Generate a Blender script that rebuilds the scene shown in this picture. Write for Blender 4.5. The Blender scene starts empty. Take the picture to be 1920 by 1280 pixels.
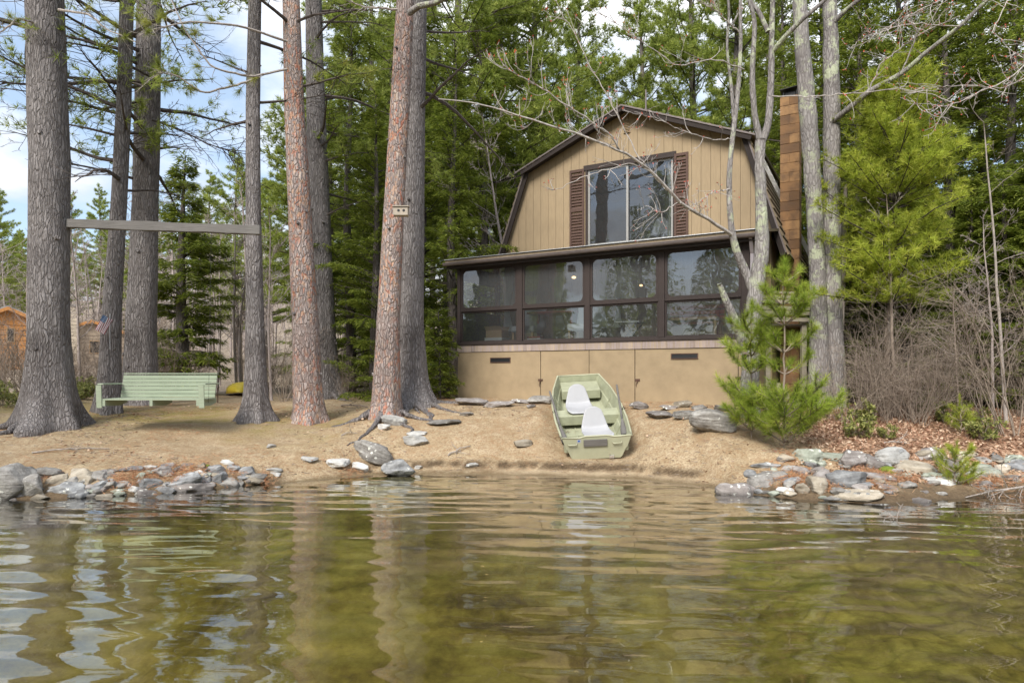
import bpy, math, random
import numpy as np
from mathutils import Vector, noise as mnoise
R = math.radians
rng = np.random.default_rng(7)
random.seed(7)
scene = bpy.context.scene
COL = scene.collection
# ------------------------------------------------------------------ camera, world, sun, exposure
F, CX, HY, CZ = 1250.0, 960.0, 700.0, 1.5      # focal length in photo pixels, centre column, horizon row, eye height
cam = bpy.data.cameras.new('camera'); cam_o = bpy.data.objects.new('camera', cam); COL.objects.link(cam_o)
cam.sensor_width = 36; cam.lens = 36 * F / 1920; cam.shift_y = (HY - 640) / 1920
cam.clip_start = 0.05; cam.clip_end = 2000
cam_o.location = (0, 0, CZ); cam_o.rotation_euler = (R(90), 0, 0)
scene.camera = cam_o
scene.render.resolution_x = 1024; scene.render.resolution_y = 682
SUN_EL, SUN_AZ = 40, 203          # azimuth clockwise from +Y: behind the camera, a little to its left
world = bpy.data.worlds.new("World"); scene.world = world; world.use_nodes = True
wn = world.node_tree.nodes; wl = world.node_tree.links; wn.clear()
def WN(t, **k):
    n = wn.new(t)
    for a, b in k.items(): setattr(n, a, b)
    return n
w_out = WN('ShaderNodeOutputWorld'); w_bg = WN('ShaderNodeBackground'); w_bg.inputs[1].default_value = 0.14
sky = WN('ShaderNodeTexSky', sky_type='NISHITA', sun_disc=False, sun_elevation=R(SUN_EL), sun_rotation=R(SUN_AZ))
tc = WN('ShaderNodeTexCoord'); sep = WN('ShaderNodeSeparateXYZ'); wl.new(tc.outputs['Generated'], sep.inputs[0])
zz = WN('ShaderNodeMath', operation='MAXIMUM'); wl.new(sep.outputs[2], zz.inputs[0]); zz.inputs[1].default_value = 0.0
za = WN('ShaderNodeMath', operation='ADD'); wl.new(zz.outputs[0], za.inputs[0]); za.inputs[1].default_value = 0.22
dv = WN('ShaderNodeVectorMath', operation='DIVIDE'); wl.new(tc.outputs['Generated'], dv.inputs[0])
cmb = WN('ShaderNodeCombineXYZ'); [wl.new(za.outputs[0], cmb.inputs[i]) for i in range(2)]; cmb.inputs[2].default_value = 1
wl.new(cmb.outputs[0], dv.inputs[1])
cn = WN('ShaderNodeTexNoise'); cn.inputs['Scale'].default_value = 1.35; cn.inputs['Detail'].default_value = 9; cn.inputs['Roughness'].default_value = 0.55
cmap = WN('ShaderNodeMapping'); wl.new(dv.outputs[0], cmap.inputs[0]); cmap.inputs[1].default_value = (9.3, 5.1, 2.7); wl.new(cmap.outputs[0], cn.inputs['Vector'])
cr = WN('ShaderNodeValToRGB'); cr.color_ramp.elements[0].position = 0.42; cr.color_ramp.elements[1].position = 0.57
wl.new(cn.outputs[0], cr.inputs[0])
cn2 = WN('ShaderNodeTexNoise'); cn2.inputs['Scale'].default_value = 3.0; cn2.inputs['Detail'].default_value = 6
wl.new(dv.outputs[0], cn2.inputs['Vector'])
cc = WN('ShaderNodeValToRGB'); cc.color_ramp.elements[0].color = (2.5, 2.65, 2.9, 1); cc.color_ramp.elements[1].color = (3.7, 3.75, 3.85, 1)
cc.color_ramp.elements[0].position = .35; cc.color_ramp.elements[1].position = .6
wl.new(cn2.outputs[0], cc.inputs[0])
sb = WN('ShaderNodeVectorMath', operation='SCALE'); wl.new(sky.outputs[0], sb.inputs[0]); sb.inputs['Scale'].default_value = 0.85
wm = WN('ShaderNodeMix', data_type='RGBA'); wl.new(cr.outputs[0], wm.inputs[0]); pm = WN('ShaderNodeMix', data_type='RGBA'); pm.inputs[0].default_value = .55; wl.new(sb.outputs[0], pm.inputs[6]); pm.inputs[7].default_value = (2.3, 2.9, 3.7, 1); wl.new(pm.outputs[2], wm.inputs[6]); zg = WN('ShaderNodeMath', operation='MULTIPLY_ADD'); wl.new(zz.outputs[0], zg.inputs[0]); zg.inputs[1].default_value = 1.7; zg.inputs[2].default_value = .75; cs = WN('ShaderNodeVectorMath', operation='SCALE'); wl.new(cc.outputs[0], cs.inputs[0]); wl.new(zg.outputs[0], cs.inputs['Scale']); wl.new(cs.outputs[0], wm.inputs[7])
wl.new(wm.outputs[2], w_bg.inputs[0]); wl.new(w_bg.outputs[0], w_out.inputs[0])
sun = bpy.data.lights.new('sun', 'SUN'); sun_o = bpy.data.objects.new('sun', sun); COL.objects.link(sun_o)
sun.energy = 2.5; sun.angle = R(24); sun.color = (1, .95, .88)
_az = R(SUN_AZ); _el = R(SUN_EL)
sd = Vector((math.sin(_az) * math.cos(_el), math.cos(_az) * math.cos(_el), math.sin(_el)))
sun_o.rotation_euler = sd.to_track_quat('Z', 'Y').to_euler()
sun_o.location = (0, -20, 30)
vs = scene.view_settings; vs.view_transform = 'Standard'; vs.look = 'None'; vs.gamma = 1; vs.use_curve_mapping = False
vs.exposure = 1.05
scene.cycles.max_bounces = 6; scene.cycles.transparent_max_bounces = 12
scene.cycles.caustics_reflective = False; scene.cycles.caustics_refractive = False

# ------------------------------------------------------------------ helpers
def vn3(p, seed=0):                       # smooth value noise in 0..1, p is N x 3
    p = np.asarray(p, float); i = np.floor(p).astype(np.int64); f = p - i; f = f * f * (3 - 2 * f)
    def h(a, b, c):
        n = (a * 374761393 + b * 668265263 + c * 2147483647 + seed * 144269504) & 0xffffffff
        n = ((n ^ (n >> 13)) * 1274126177) & 0xffffffff
        n = ((n ^ (n >> 15)) * 2246822519) & 0xffffffff
        return ((n ^ (n >> 16)) & 0xffff) / 65535.0
    r = 0
    for dx in (0, 1):
        wx = f[:, 0] if dx else 1 - f[:, 0]
        for dy in (0, 1):
            wy = f[:, 1] if dy else 1 - f[:, 1]
            for dz in (0, 1):
                wz = f[:, 2] if dz else 1 - f[:, 2]
                r = r + wx * wy * wz * h(i[:, 0] + dx, i[:, 1] + dy, i[:, 2] + dz)
    return r
def fb3(p, seed=0, oct=4):
    p = np.asarray(p, float); a = .5; s = 0; t = 0
    for o in range(oct): s = s + a * vn3(p * 2 ** o, seed + o); t += a; a *= .5
    return s / t
def xy3(x, y, k=1.0): return np.stack([np.ravel(x) * k, np.ravel(y) * k, np.zeros(np.size(x))], 1)

class MB:
    def __init__(s): s.v = []; s.f = {3: [], 4: []}; s.n = 0; s.poly = []
    def add(s, v, f, mat=0, var=None):
        v = np.asarray(v, float).reshape(-1, 3); f = np.asarray(f, dtype=np.int64)
        if len(f):
            va = np.full(len(f), rng.random()) if var is None else np.broadcast_to(var, (len(f),))
            s.f[f.shape[1]].append((f + s.n, np.full(len(f), mat), va))
        s.v.append(v); s.n += len(v); return s
    def quad(s, a, b, c, d, mat=0): return s.add([a, b, c, d], [[0, 1, 2, 3]], mat)
    def box(s, x0, x1, y0, y1, z0, z1, mat=0, M=None):
        v = np.array([(x, y, z) for x in (x0, x1) for y in (y0, y1) for z in (z0, z1)], float)
        if M is not None: v = np.array([tuple(M @ Vector(q)) for q in v])
        return s.add(v, [(0, 1, 3, 2), (4, 6, 7, 5), (0, 4, 5, 1), (2, 3, 7, 6), (0, 2, 6, 4), (1, 5, 7, 3)], mat)
    def bar(s, a, b, w, h, mat=0, up=(0, 0, 1)):      # box of section w x h from a to b
        a = np.array(a, float); b = np.array(b, float); d = b - a; L = np.linalg.norm(d); d /= L
        u = np.array(up, float); x = np.cross(d, u)
        if np.linalg.norm(x) < 1e-3: x = np.cross(d, [1, 0, 0])
        x /= np.linalg.norm(x); y = np.cross(x, d)
        v = [a + d * t + x * i * w / 2 + y * j * h / 2 for i in (-1, 1) for j in (-1, 1) for t in (0, L)]
        return s.add(v, [(0, 1, 3, 2), (4, 6, 7, 5), (0, 4, 5, 1), (2, 3, 7, 6), (0, 2, 6, 4), (1, 5, 7, 3)], mat)
    def prism(s, pts, off, mat=0):                    # polygon (list of 3D points) extruded by off
        p = np.array(pts, float); k = len(p); v = np.vstack([p, p + np.array(off, float)])
        s.add(v, [(i, (i + 1) % k, k + (i + 1) % k, k + i) for i in range(k)], mat)
        b = s.n - 2 * k
        s.poly.append((list(range(b + k - 1, b - 1, -1)), mat)); s.poly.append((list(range(b + k, b + 2 * k)), mat)); return s
    def tube(s, pts, rad, n=6, mat=0, cap=True, var=None):
        p = np.asarray(pts, float); m = len(p); rad = np.broadcast_to(np.asarray(rad, float), (m,))
        t = np.gradient(p, axis=0); t /= np.linalg.norm(t, axis=1)[:, None] + 1e-9
        ref = np.array([0, 0, 1.]) if abs(t[:, 2]).mean() < .8 else np.array([1., 0, 0])
        x = np.cross(t, ref); x /= np.linalg.norm(x, axis=1)[:, None] + 1e-9; y = np.cross(t, x)
        th = np.arange(n) * 2 * math.pi / n
        v = p[:, None] + rad[:, None, None] * (x[:, None] * np.cos(th)[None, :, None] + y[:, None] * np.sin(th)[None, :, None])
        i = np.arange(m - 1)[:, None] * n; j = np.arange(n)[None]; k = (j + 1) % n
        f = np.stack([i + j, i + k, i + n + k, i + n + j], 2).reshape(-1, 4)
        s.add(v.reshape(-1, 3), f, mat, var)
        if cap and n > 4:
            b = s.n - m * n
            s.poly.append((list(range(b, b + n)), mat)); s.poly.append((list(range(b + m * n - 1, b + m * n - n - 1, -1)), mat))
        return s
    def build(s, name, mats, parent=None, smooth=False, loc=None, rot=None, label=None):
        me = bpy.data.meshes.new(name); V = np.vstack(s.v) if s.v else np.zeros((0, 3))
        sizes = []; loops = []; mi = []; va = []
        for k in (3, 4):
            for f, m, w in s.f[k]: loops.append(f.ravel()); sizes.append(np.full(len(f), k)); mi.append(m); va.append(w)
        for f, m in s.poly: loops.append(np.array(f)); sizes.append(np.array([len(f)])); mi.append(np.array([m])); va.append(np.array([.5]))
        loops = np.concatenate(loops); sizes = np.concatenate(sizes); mi = np.concatenate(mi); va = np.concatenate(va)
        me.vertices.add(len(V)); me.vertices.foreach_set('co', V.astype(np.float32).ravel())
        me.loops.add(len(loops)); me.loops.foreach_set('vertex_index', loops.astype(np.int32))
        me.polygons.add(len(sizes)); st = np.concatenate([[0], np.cumsum(sizes)[:-1]])
        me.polygons.foreach_set('loop_start', st.astype(np.int32)); me.polygons.foreach_set('material_index', mi.astype(np.int32))
        me.polygons.foreach_set('use_smooth', np.full(len(sizes), smooth))
        a = me.attributes.new('var', 'FLOAT', 'FACE'); a.data.foreach_set('value', va.astype(np.float32))
        me.update(calc_edges=True); me.validate()
        for m in (mats if isinstance(mats, (list, tuple)) else [mats]): me.materials.append(m)
        o = bpy.data.objects.new(name, me); COL.objects.link(o)
        if parent is not None: o.parent = parent
        if loc is not None: o.location = loc
        if rot is not None: o.rotation_euler = rot
        if label: o['label'] = label
        return o
def tag(o, label=None, cat=None, group=None, kind=None):
    if label: o['label'] = label
    if cat: o['category'] = cat
    if group: o['group'] = group
    if kind: o['kind'] = kind
    return o
def empty(name, loc=(0, 0, 0), rz=0):
    o = bpy.data.objects.new(name, None); COL.objects.link(o); o.location = loc; o.rotation_euler = (0, 0, rz); o.empty_display_size = .2; return o
def bevel(o, w=.006, seg=2):
    m = o.modifiers.new('bevel', 'BEVEL'); m.width = w; m.segments = seg; m.limit_method = 'ANGLE'; return o
def copy_tree(o, parent=None):
    c = o.copy(); COL.objects.link(c)
    if parent is not None: c.parent = parent
    for ch in list(KIDS.get(o.name, [])): copy_tree(ch, c)
    return c
KIDS = {}
def kids(o, *cs):
    for c in cs: c.parent = o
    KIDS[o.name] = list(cs); return o
def place(proto, used, loc, rz=0, sc=1.0, label=None, group=None, sz=None):
    o = copy_tree(proto) if used else proto
    o.location = loc; o.rotation_euler = (0, 0, rz); o.scale = (sc, sc, sz or sc)
    if label: o['label'] = label
    if group: o['group'] = group
    return o

# ------------------------------------------------------------------ materials
class Mat:
    def __init__(s, name):
        s.m = bpy.data.materials.new(name); s.m.use_nodes = True; s.t = s.m.node_tree; s.t.nodes.clear()
        s.out = s.t.nodes.new('ShaderNodeOutputMaterial')
    def n(s, typ, inp=None, **k):
        x = s.t.nodes.new('ShaderNode' + typ)
        for a, b in k.items(): setattr(x, a, b)
        for a, b in (inp or {}).items(): s.put(x.inputs[a], b)
        return x
    def put(s, sock, v):
        if isinstance(v, bpy.types.Node): v = v.outputs[0]
        if isinstance(v, bpy.types.NodeSocket): s.t.links.new(v, sock)
        else:
            if isinstance(v, (tuple, list)) and len(v) == 3 and sock.type == 'RGBA': v = (*v, 1)
            sock.default_value = v
    def coord(s, kind='Object', scale=(1, 1, 1), loc=(0, 0, 0)):
        if kind == 'World': c = s.n('NewGeometry').outputs['Position']
        else: c = s.n('TexCoord').outputs[kind]
        mp = s.n('Mapping', {'Scale': scale, 'Location': loc}); s.put(mp.inputs[0], c); return mp
    def noise(s, c, scale, detail=4, rough=.55, dist=0): return s.n('TexNoise', {'Vector': c, 'Scale': scale, 'Detail': detail, 'Roughness': rough, 'Distortion': dist})
    def ramp(s, f, stops, interp='LINEAR'):
        r = s.n('ValToRGB', {0: f}); e = r.color_ramp.elements; r.color_ramp.interpolation = interp
        while len(e) < len(stops): e.new(.5)
        for i, (p, c) in enumerate(stops): e[i].position = p; e[i].color = (*c, 1) if not isinstance(c, (int, float)) else (c, c, c, 1)
        return r
    def mix(s, f, a, b, mode='MIX'):
        x = s.n('Mix', data_type='RGBA', blend_type=mode); s.put(x.inputs[0], f); s.put(x.inputs[6], a); s.put(x.inputs[7], b); return x.outputs[2]
    def math(s, op, a, b=0, c=None, clamp=False):
        x = s.n('Math', operation=op, use_clamp=clamp); s.put(x.inputs[0], a); s.put(x.inputs[1], b)
        if c is not None: s.put(x.inputs[2], c)
        return x
    def bump(s, h, strength=.5, dist=.02, nrm=None):
        b = s.n('Bump', {'Height': h, 'Strength': strength, 'Distance': dist})
        if nrm is not None: s.put(b.inputs['Normal'], nrm)
        return b
    def pbr(s, col, rough=.8, bump=None, metal=0, spec=.3, **k):
        b = s.n('BsdfPrincipled', {'Base Color': col, 'Roughness': rough, 'Metallic': metal, 'Specular IOR Level': spec})
        for a, v in k.items(): s.put(b.inputs[a.replace('_', ' ')], v)
        if bump is not None: s.put(b.inputs['Normal'], bump)
        s.put(s.out.inputs[0], b.outputs[0]); return s.m
    def hsv(s, col, h=.5, sat=1, val=1): return s.n('HueSaturation', {'Hue': h, 'Saturation': sat, 'Value': val, 'Color': col})
def rnd_obj(m): return m.n('ObjectInfo').outputs['Random']

def bark(name, deep, base, light, flake=None, lichen=None, sc=(27, 27, 4.2), moss=False, bd=.022):
    m = Mat(name); c0 = m.coord('Object')
    nz = m.noise(c0, 2.2, 3); w = m.n('VectorMath', {0: nz.outputs['Color'], 1: (.5, .5, .5)}, operation='SUBTRACT')
    ws = m.n('VectorMath', {0: w, 'Scale': .14}, operation='SCALE'); ad = m.n('VectorMath', {0: c0, 1: ws}, operation='ADD')
    mp = m.n('Mapping', {0: ad, 'Scale': sc})
    v = m.n('TexVoronoi', {'Vector': mp, 'Scale': 1.0}, feature='DISTANCE_TO_EDGE'); v2 = m.n('TexVoronoi', {'Vector': mp, 'Scale': 1.0})
    mp2 = m.n('Mapping', {0: ad, 'Scale': (sc[0] * 3, sc[1] * 3, sc[2] * 4)}); fine = m.noise(mp2, 1.0, 5, .65)
    edge = m.ramp(v.outputs['Distance'], [(0, 0), (.16, 1)])
    v3 = m.n('TexVoronoi', {'Vector': m.n('Mapping', {0: ad, 'Scale': (sc[0] * .45, sc[1] * .45, sc[2] * .35)}), 'Scale': 1.0}, feature='DISTANCE_TO_EDGE'); e3 = m.ramp(v3.outputs['Distance'], [(0, 0), (.2, 1)])
    edge = m.math('MULTIPLY', m.math('ADD', m.math('MULTIPLY', edge, .85), .15), m.math('ADD', m.math('MULTIPLY', e3, .55), .45))
    h = m.math('ADD', m.math('MULTIPLY', edge, .8), m.math('MULTIPLY', fine, .7))
    col = m.mix(edge, deep, m.ramp(fine, [(.3, base), (.7, light)]))
    big = m.noise(c0, 1.1, 4)
    col = m.mix(.35, col, m.ramp(big, [(.3, tuple(x * .55 for x in base)), (.7, tuple(x * 1.2 for x in light))]), 'MIX')
    if flake:
        cell = m.ramp(v2.outputs['Color'], [(.35, 0), (.5, 1)], 'LINEAR'); f2 = m.noise(m.n('Mapping', {0: ad, 'Scale': (20, 20, 9)}), 1.0, 3)
        msk = m.math('MULTIPLY', m.ramp(f2, [(.5, 0), (.55, 1)]), m.ramp(m.noise(c0, .9, 2), [(.36, .1), (.55, 1)]))
        col = m.mix(m.math('MULTIPLY', msk, .62), col, m.ramp(v2.outputs['Color'], [(.2, flake[0]), (.5, flake[1]), (.8, flake[2])]))
    if lichen:
        l = m.noise(c0, 5.5, 6, .7); l2 = m.noise(c0, 1.4, 2)
        msk = m.math('MULTIPLY', m.ramp(l, [(.5, 0), (.56, 1)]), m.ramp(l2, [(.47, 0), (.56, 1)]))
        col = m.mix(msk, col, lichen)
    if moss:
        sz = m.n('SeparateXYZ', {0: c0}); g = m.ramp(m.math('ADD', sz.outputs[2], m.math('MULTIPLY', big, .5)), [(.22, 1), (.5, 0)])
        col = m.mix(m.math('MULTIPLY', g, .6), col, (.10, .10, .03))
    col = m.mix(.3, col, m.hsv(col, .5, 1, m.math('ADD', m.math('MULTIPLY', rnd_obj(m), .5), .7)))
    return m.pbr(col, .92, m.bump(h, .95, bd), spec=.15)
M = {}
M['bark_grey'] = bark('bark_grey', (.065, .052, .047), (.165, .145, .14), (.42, .39, .38), bd=.04)
M['bark_red'] = bark('bark_red', (.13, .085, .07), (.27, .215, .20), (.50, .43, .40), flake=((.46, .13, .06), (.54, .27, .14), (.56, .45, .36)), sc=(22, 22, 7), bd=.035)
M['bark_maple'] = bark('bark_maple', (.09, .075, .07), (.20, .18, .17), (.40, .375, .355), lichen=(.38, .40, .28), sc=(22, 22, 5), bd=.015)
M['bark_far'] = bark('bark_far', (.06, .05, .045), (.14, .12, .11), (.22, .19, .18), sc=(14, 14, 4))
def simple_bark(name, a, b, sc=30):
    m = Mat(name); f = m.noise(m.coord('Object', (1, 1, .3)), sc, 3); m.pbr(m.ramp(f, [(.3, a), (.7, b)]), .85, m.bump(f, .3, .005), spec=.2); return m.m
M['twig'] = simple_bark('twig', (.22, .19, .165), (.42, .37, .33))
M['twig_thicket'] = simple_bark('twig_thicket', (.13, .10, .075), (.33, .27, .215))
M['twig_pale'] = simple_bark('twig_pale', (.28, .25, .225), (.50, .46, .425))
M['twig_dark'] = simple_bark('twig_dark', (.05, .04, .035), (.12, .10, .09))
M['twig_brown'] = simple_bark('twig_brown', (.17, .13, .10), (.32, .26, .21))
M['twig_far'] = simple_bark('twig_far', (.26, .215, .195), (.40, .345, .32))
M['bud'] = simple_bark('bud', (.45, .06, .04), (.6, .12, .07))
def leaf(name, dark, mid, light, trans=.3):
    m = Mat(name); a = m.n('Attribute', attribute_name='var'); col = m.ramp(a.outputs['Fac'], [(0, dark), (.5, mid), (1, light)])
    big = m.noise(m.coord('Object'), .8, 3); col = m.hsv(col, .5, 1, m.math('ADD', m.math('MULTIPLY', big, .9), .55))
    d = m.n('BsdfPrincipled', {'Base Color': col, 'Roughness': .55, 'Specular IOR Level': .25}); t = m.n('BsdfTranslucent', {'Color': col})
    x = m.n('MixShader', {0: trans, 1: d, 2: t}); m.put(m.out.inputs[0], x); return m.m
M['hemlock'] = leaf('hemlock', (.085, .12, .018), (.19, .24, .032), (.36, .40, .075), .5)
M['pine_tall'] = leaf('pine_tall', (.15, .20, .035), (.29, .35, .065), (.48, .52, .14), .5)
M['pine_bright'] = leaf('pine_bright', (.20, .26, .03), (.38, .44, .05), (.56, .57, .11), .4)
M['pine_red'] = leaf('pine_red', (.15, .22, .025), (.29, .38, .045), (.50, .54, .10), .4)
M['pine_olive'] = leaf('pine_olive', (.15, .19, .035), (.28, .31, .06), (.44, .42, .11), .4)
M['laurel'] = leaf('laurel', (.13, .16, .04), (.24, .26, .07), (.42, .40, .14), .3)
M['litter'] = leaf('litter', (.24, .12, .075), (.40, .25, .16), (.62, .46, .33), .1)
M['needle_dry'] = leaf('needle_dry', (.33, .13, .06), (.45, .22, .11), (.52, .35, .2), .1)

def rock_mat(name, a, b, c, lich=(.62, .62, .56), lf=.55):
    m = Mat(name); co = m.coord('Object'); r = rnd_obj(m)
    off = m.n('VectorMath', {0: co, 1: m.n('CombineXYZ', {0: m.math('MULTIPLY', r, 37.0), 1: m.math('MULTIPLY', r, 11.0)})}, operation='ADD')
    f = m.noise(off, 9, 6, .65); lay = m.noise(m.n('Mapping', {0: off, 'Scale': (3, 3, 26), 'Rotation': (.3, .2, 0)}), 1, 4)
    col = m.ramp(m.math('ADD', m.math('MULTIPLY', f, .6), m.math('MULTIPLY', lay, .4)), [(.33, a), (.5, b), (.68, c)])
    vo = m.n('TexVoronoi', {'Vector': off, 'Scale': 13}); lm = m.math('MULTIPLY', m.ramp(m.math('ADD', vo.outputs['Distance'], m.math('MULTIPLY', m.math('SUBTRACT', m.noise(off, 26, 4), .5), .9)), [(.18, 1), (.30, 0)]), m.ramp(m.noise(off, 3.5, 3), [(lf, 0), (lf + .06, 1)]))
    col = m.mix(lm, col, lich); col = m.hsv(col, .5, 1, m.math('ADD', m.math('MULTIPLY', r, .5), .75))
    # wet band at the waterline
    z = m.n('SeparateXYZ', {0: m.n('NewGeometry').outputs['Position']}).outputs[2]; wet = m.ramp(z, [(.015, 1), (.05, 0)])
    col = m.mix(wet, col, m.hsv(col, .5, 1.1, .5))
    return m.pbr(col, m.math('SUBTRACT', .85, m.math('MULTIPLY', wet, .5)), m.bump(m.math('ADD', f, m.math('MULTIPLY', lay, .8)), .9, .035))
M['rock_grey'] = rock_mat('rock_grey', (.11, .10, .09), (.235, .22, .20), (.40, .385, .355))
M['rock_blue'] = rock_mat('rock_blue', (.105, .105, .105), (.205, .205, .205), (.38, .385, .38))
M['rock_tan'] = rock_mat('rock_tan', (.19, .16, .12), (.33, .285, .22), (.46, .41, .33))
M['rock_pale'] = rock_mat('rock_pale', (.28, .27, .25), (.43, .42, .395), (.60, .59, .56))
M['rock_purple'] = rock_mat('rock_purple', (.125, .11, .10), (.225, .20, .185), (.36, .335, .315), lf=.46)
M['rock_green'] = rock_mat('rock_green', (.17, .18, .145), (.30, .32, .26), (.44, .46, .39), lf=.5)

def painted(name, col, rough=.6, sc=14, amt=.12, bump=.15, metal=0, streak=(1, 1, 1), spec=.3):
    m = Mat(name); c = m.coord('Object', streak); f = m.noise(c, sc, 5); g = m.noise(m.coord('Object'), 1.7, 4)
    k = m.math('ADD', m.math('MULTIPLY', f, amt * 2), 1 - amt); k = m.math('ADD', k, m.math('MULTIPLY', m.math('SUBTRACT', g, .5), amt * 1.6))
    return m.pbr(m.hsv(col, .5, 1, k), rough, m.bump(f, bump, .01), metal=metal, spec=spec)
M['siding'] = painted('siding', (.31, .235, .145), .8, 9, .2, .2, streak=(4, 4, .5))
M['skirt'] = painted('skirt', (.315, .238, .145), .8, 5, .22, .3)
M['brown_trim'] = painted('brown_trim', (.036, .026, .023), .7, 20, .3, .4, streak=(1, 1, 3))
M['brown_dark'] = painted('brown_dark', (.025, .018, .015), .75, 20, .3, .3)
M['shutter'] = painted('shutter', (.085, .05, .038), .7, 20, .25, .3)
M['metal_frame'] = painted('metal_frame', (.34, .33, .31), .4, 20, .1, .1, metal=.6)
M['alu'] = painted('alu', (.72, .72, .72), .35, 15, .1, .1, metal=.8)
M['gutter'] = painted('gutter', (.15, .125, .118), .45, 15, .2, .1, metal=.2)
M['spout'] = painted('spout', (.30, .27, .28), .45, 15, .2, .1, metal=.2)
M['roof'] = painted('roof', (.20, .155, .10), .9, 30, .35, .6)
M['wood_grey'] = painted('wood_grey', (.15, .14, .13), .9, 10, .4, .8, streak=(.4, 6, 6))
M['wood_deck'] = painted('wood_deck', (.36, .32, .25), .9, 14, .4, .8, streak=(.5, 4, 4))
M['green_paint'] = painted('green_paint', (.285, .33, .24), .6, 18, .2, .25, streak=(.3, 4, 4))
M['boat_paint'] = painted('boat_paint', (.385, .385, .265), .5, 8, .2, .15, spec=.4)
M['boat_inside'] = painted('boat_inside', (.34, .35, .24), .6, 9, .3, .2)
M['plastic_white'] = painted('plastic_white', (.38, .38, .39), .45, 5, .14, .1, spec=.5)
M['yellow'] = painted('yellow', (.62, .47, .04), .45, 6, .1, .1, spec=.5)
M['white_cloth'] = painted('white_cloth', (.72, .72, .70), .9, 10, .08, .3)
M['cloth_grey'] = painted('cloth_grey', (.35, .36, .38), .9, 10, .2, .3)
M['red_wood'] = painted('red_wood', (.25, .055, .035), .5, 12, .25, .2)
M['tan_wood'] = painted('tan_wood', (.42, .27, .14), .6, 12, .2, .2)
M['cardboard'] = painted('cardboard', (.45, .31, .18), .9, 12, .1, .1)
M['black'] = painted('black', (.015, .015, .016), .5, 12, .2, .1)
M['iron'] = painted('iron', (.12, .07, .05), .7, 30, .4, .3, metal=.4)
M['blue'] = painted('blue', (.03, .12, .42), .5)
M['flag_blue'] = painted('flag_blue', (.08, .14, .25), .8)
M['flag_red'] = painted('flag_red', (.30, .04, .05), .8)
M['flag_white'] = painted('flag_white', (.75, .75, .75), .8)
M['bird_wood'] = painted('bird_wood', (.36, .31, .25), .85, 20, .25, .4)
M['orange_log'] = painted('orange_log', (.52, .24, .08), .7, 8, .2, .2, streak=(1, 1, 8))
M['roof_blue'] = painted('roof_blue', (.25, .32, .36), .5, 8, .1, .1)
M['stone_far'] = painted('stone_far', (.40, .32, .24), .9, 4, .3, .3)
M['stone_white'] = painted('stone_white', (.55, .47, .36), .9, 8, .2, .3)
M['moss'] = painted('moss', (.13, .17, .02), .95, 40, .4, .8)
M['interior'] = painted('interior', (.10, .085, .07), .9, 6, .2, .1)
m = Mat('weather_band'); c = m.coord('Object'); sx = m.n('SeparateXYZ', {0: c}).outputs[0]
cell = m.n('TexWhiteNoise', {'W': m.math('FLOOR', m.math('MULTIPLY', sx, 11.0))}, noise_dimensions='1D')
f = m.noise(m.coord('Object', (9, 9, 1)), 4, 4)
M['band'] = m.pbr(m.mix(m.ramp(f, [(.35, 0), (.65, 1)]), m.ramp(cell.outputs[0], [(0, (.22, .17, .13)), (1, (.44, .34, .23))]), (.33, .27, .26)), .9, m.bump(f, .4, .01))
m = Mat('chimney_block'); c = m.coord('Object'); a = m.n('Attribute', attribute_name='var'); f = m.noise(c, 5, 5); f2 = m.noise(c, 30, 3)
col = m.ramp(a.outputs['Fac'], [(0, (.15, .085, .045)), (.5, (.27, .15, .07)), (1, (.37, .215, .10))])
col = m.mix(m.ramp(f, [(.42, 0), (.66, .75)]), col, (.13, .08, .05))
M['chimney'] = m.pbr(col, .9, m.bump(f2, .5, .012))
def glass(name, ior, tint, hazy=.035, wobble=.03):
    m = Mat(name); fr = m.n('Fresnel', {'IOR': ior}); wob = m.noise(m.coord('Object'), 1.6, 2, .5)
    b = m.bump(wob, wobble, .12); fr2 = m.math('ADD', fr, .06)
    g = m.n('BsdfGlossy', {'Roughness': .015, 'Color': (.95, .97, 1)}); m.put(g.inputs['Normal'], b)
    t = m.n('BsdfTransparent', {'Color': tint}); t = m.n('MixShader', {0: hazy, 1: t, 2: m.n('BsdfDiffuse', {'Color': (.7, .74, .76, 1)})}); x = m.n('MixShader', {0: fr2, 1: t, 2: g}); m.put(m.out.inputs[0], x); return m.m
M['glass'] = glass("glass", 1.75, (.86, .9, .9))
M['vinyl'] = glass('vinyl', 1.8, (.74, .79, .81), .07, .05)
m = Mat('lamp_glow'); e = m.n('Emission', {'Color': (1, .62, .28), 'Strength': 1.6}); m.put(m.out.inputs[0], e); M['lamp'] = m.m

# ------------------------------------------------------------------ terrain
def k2x(px): return (px - CX) / F
SH = [(0, 937), (150, 933), (330, 923), (450, 910), (520, 905), (620, 897), (700, 890), (860, 889), (1000, 892), (1200, 898), (1330, 912), (1400, 926), (1500, 936), (1640, 944), (1750, 936), (1920, 930)]
_sx = [k2x(p) * 1875 / (y - HY) for p, y in SH]; _sy = [1875 / (y - HY) for p, y in SH]
_sx = [-60, -16, -11, -8] + _sx + [9, 14, 60]; _sy = [-25, -3, 4, 7.2] + _sy + [8.0, 6.5, 3]
def shore(x): return np.interp(x, _sx, _sy)
TT = np.array([-30, -8, -5, -3, -1.5, -.6, 0, .12, .25, .35, .55, .9, 1.05, 1.5, 1.8, 2.6, 3.3, 5, 8, 20])
def prof(t, pts): return np.interp(t, [p[0] for p in pts], [p[1] for p in pts])
PL = [(-30, -2.6), (-6, -1.5), (-3, -1.0), (-1, -.5), (-.2, -.22), (0, 0), (.15, .1), (.6, .31), (3, .62), (5, .85), (8, .95), (14, 1.0)]
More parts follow.
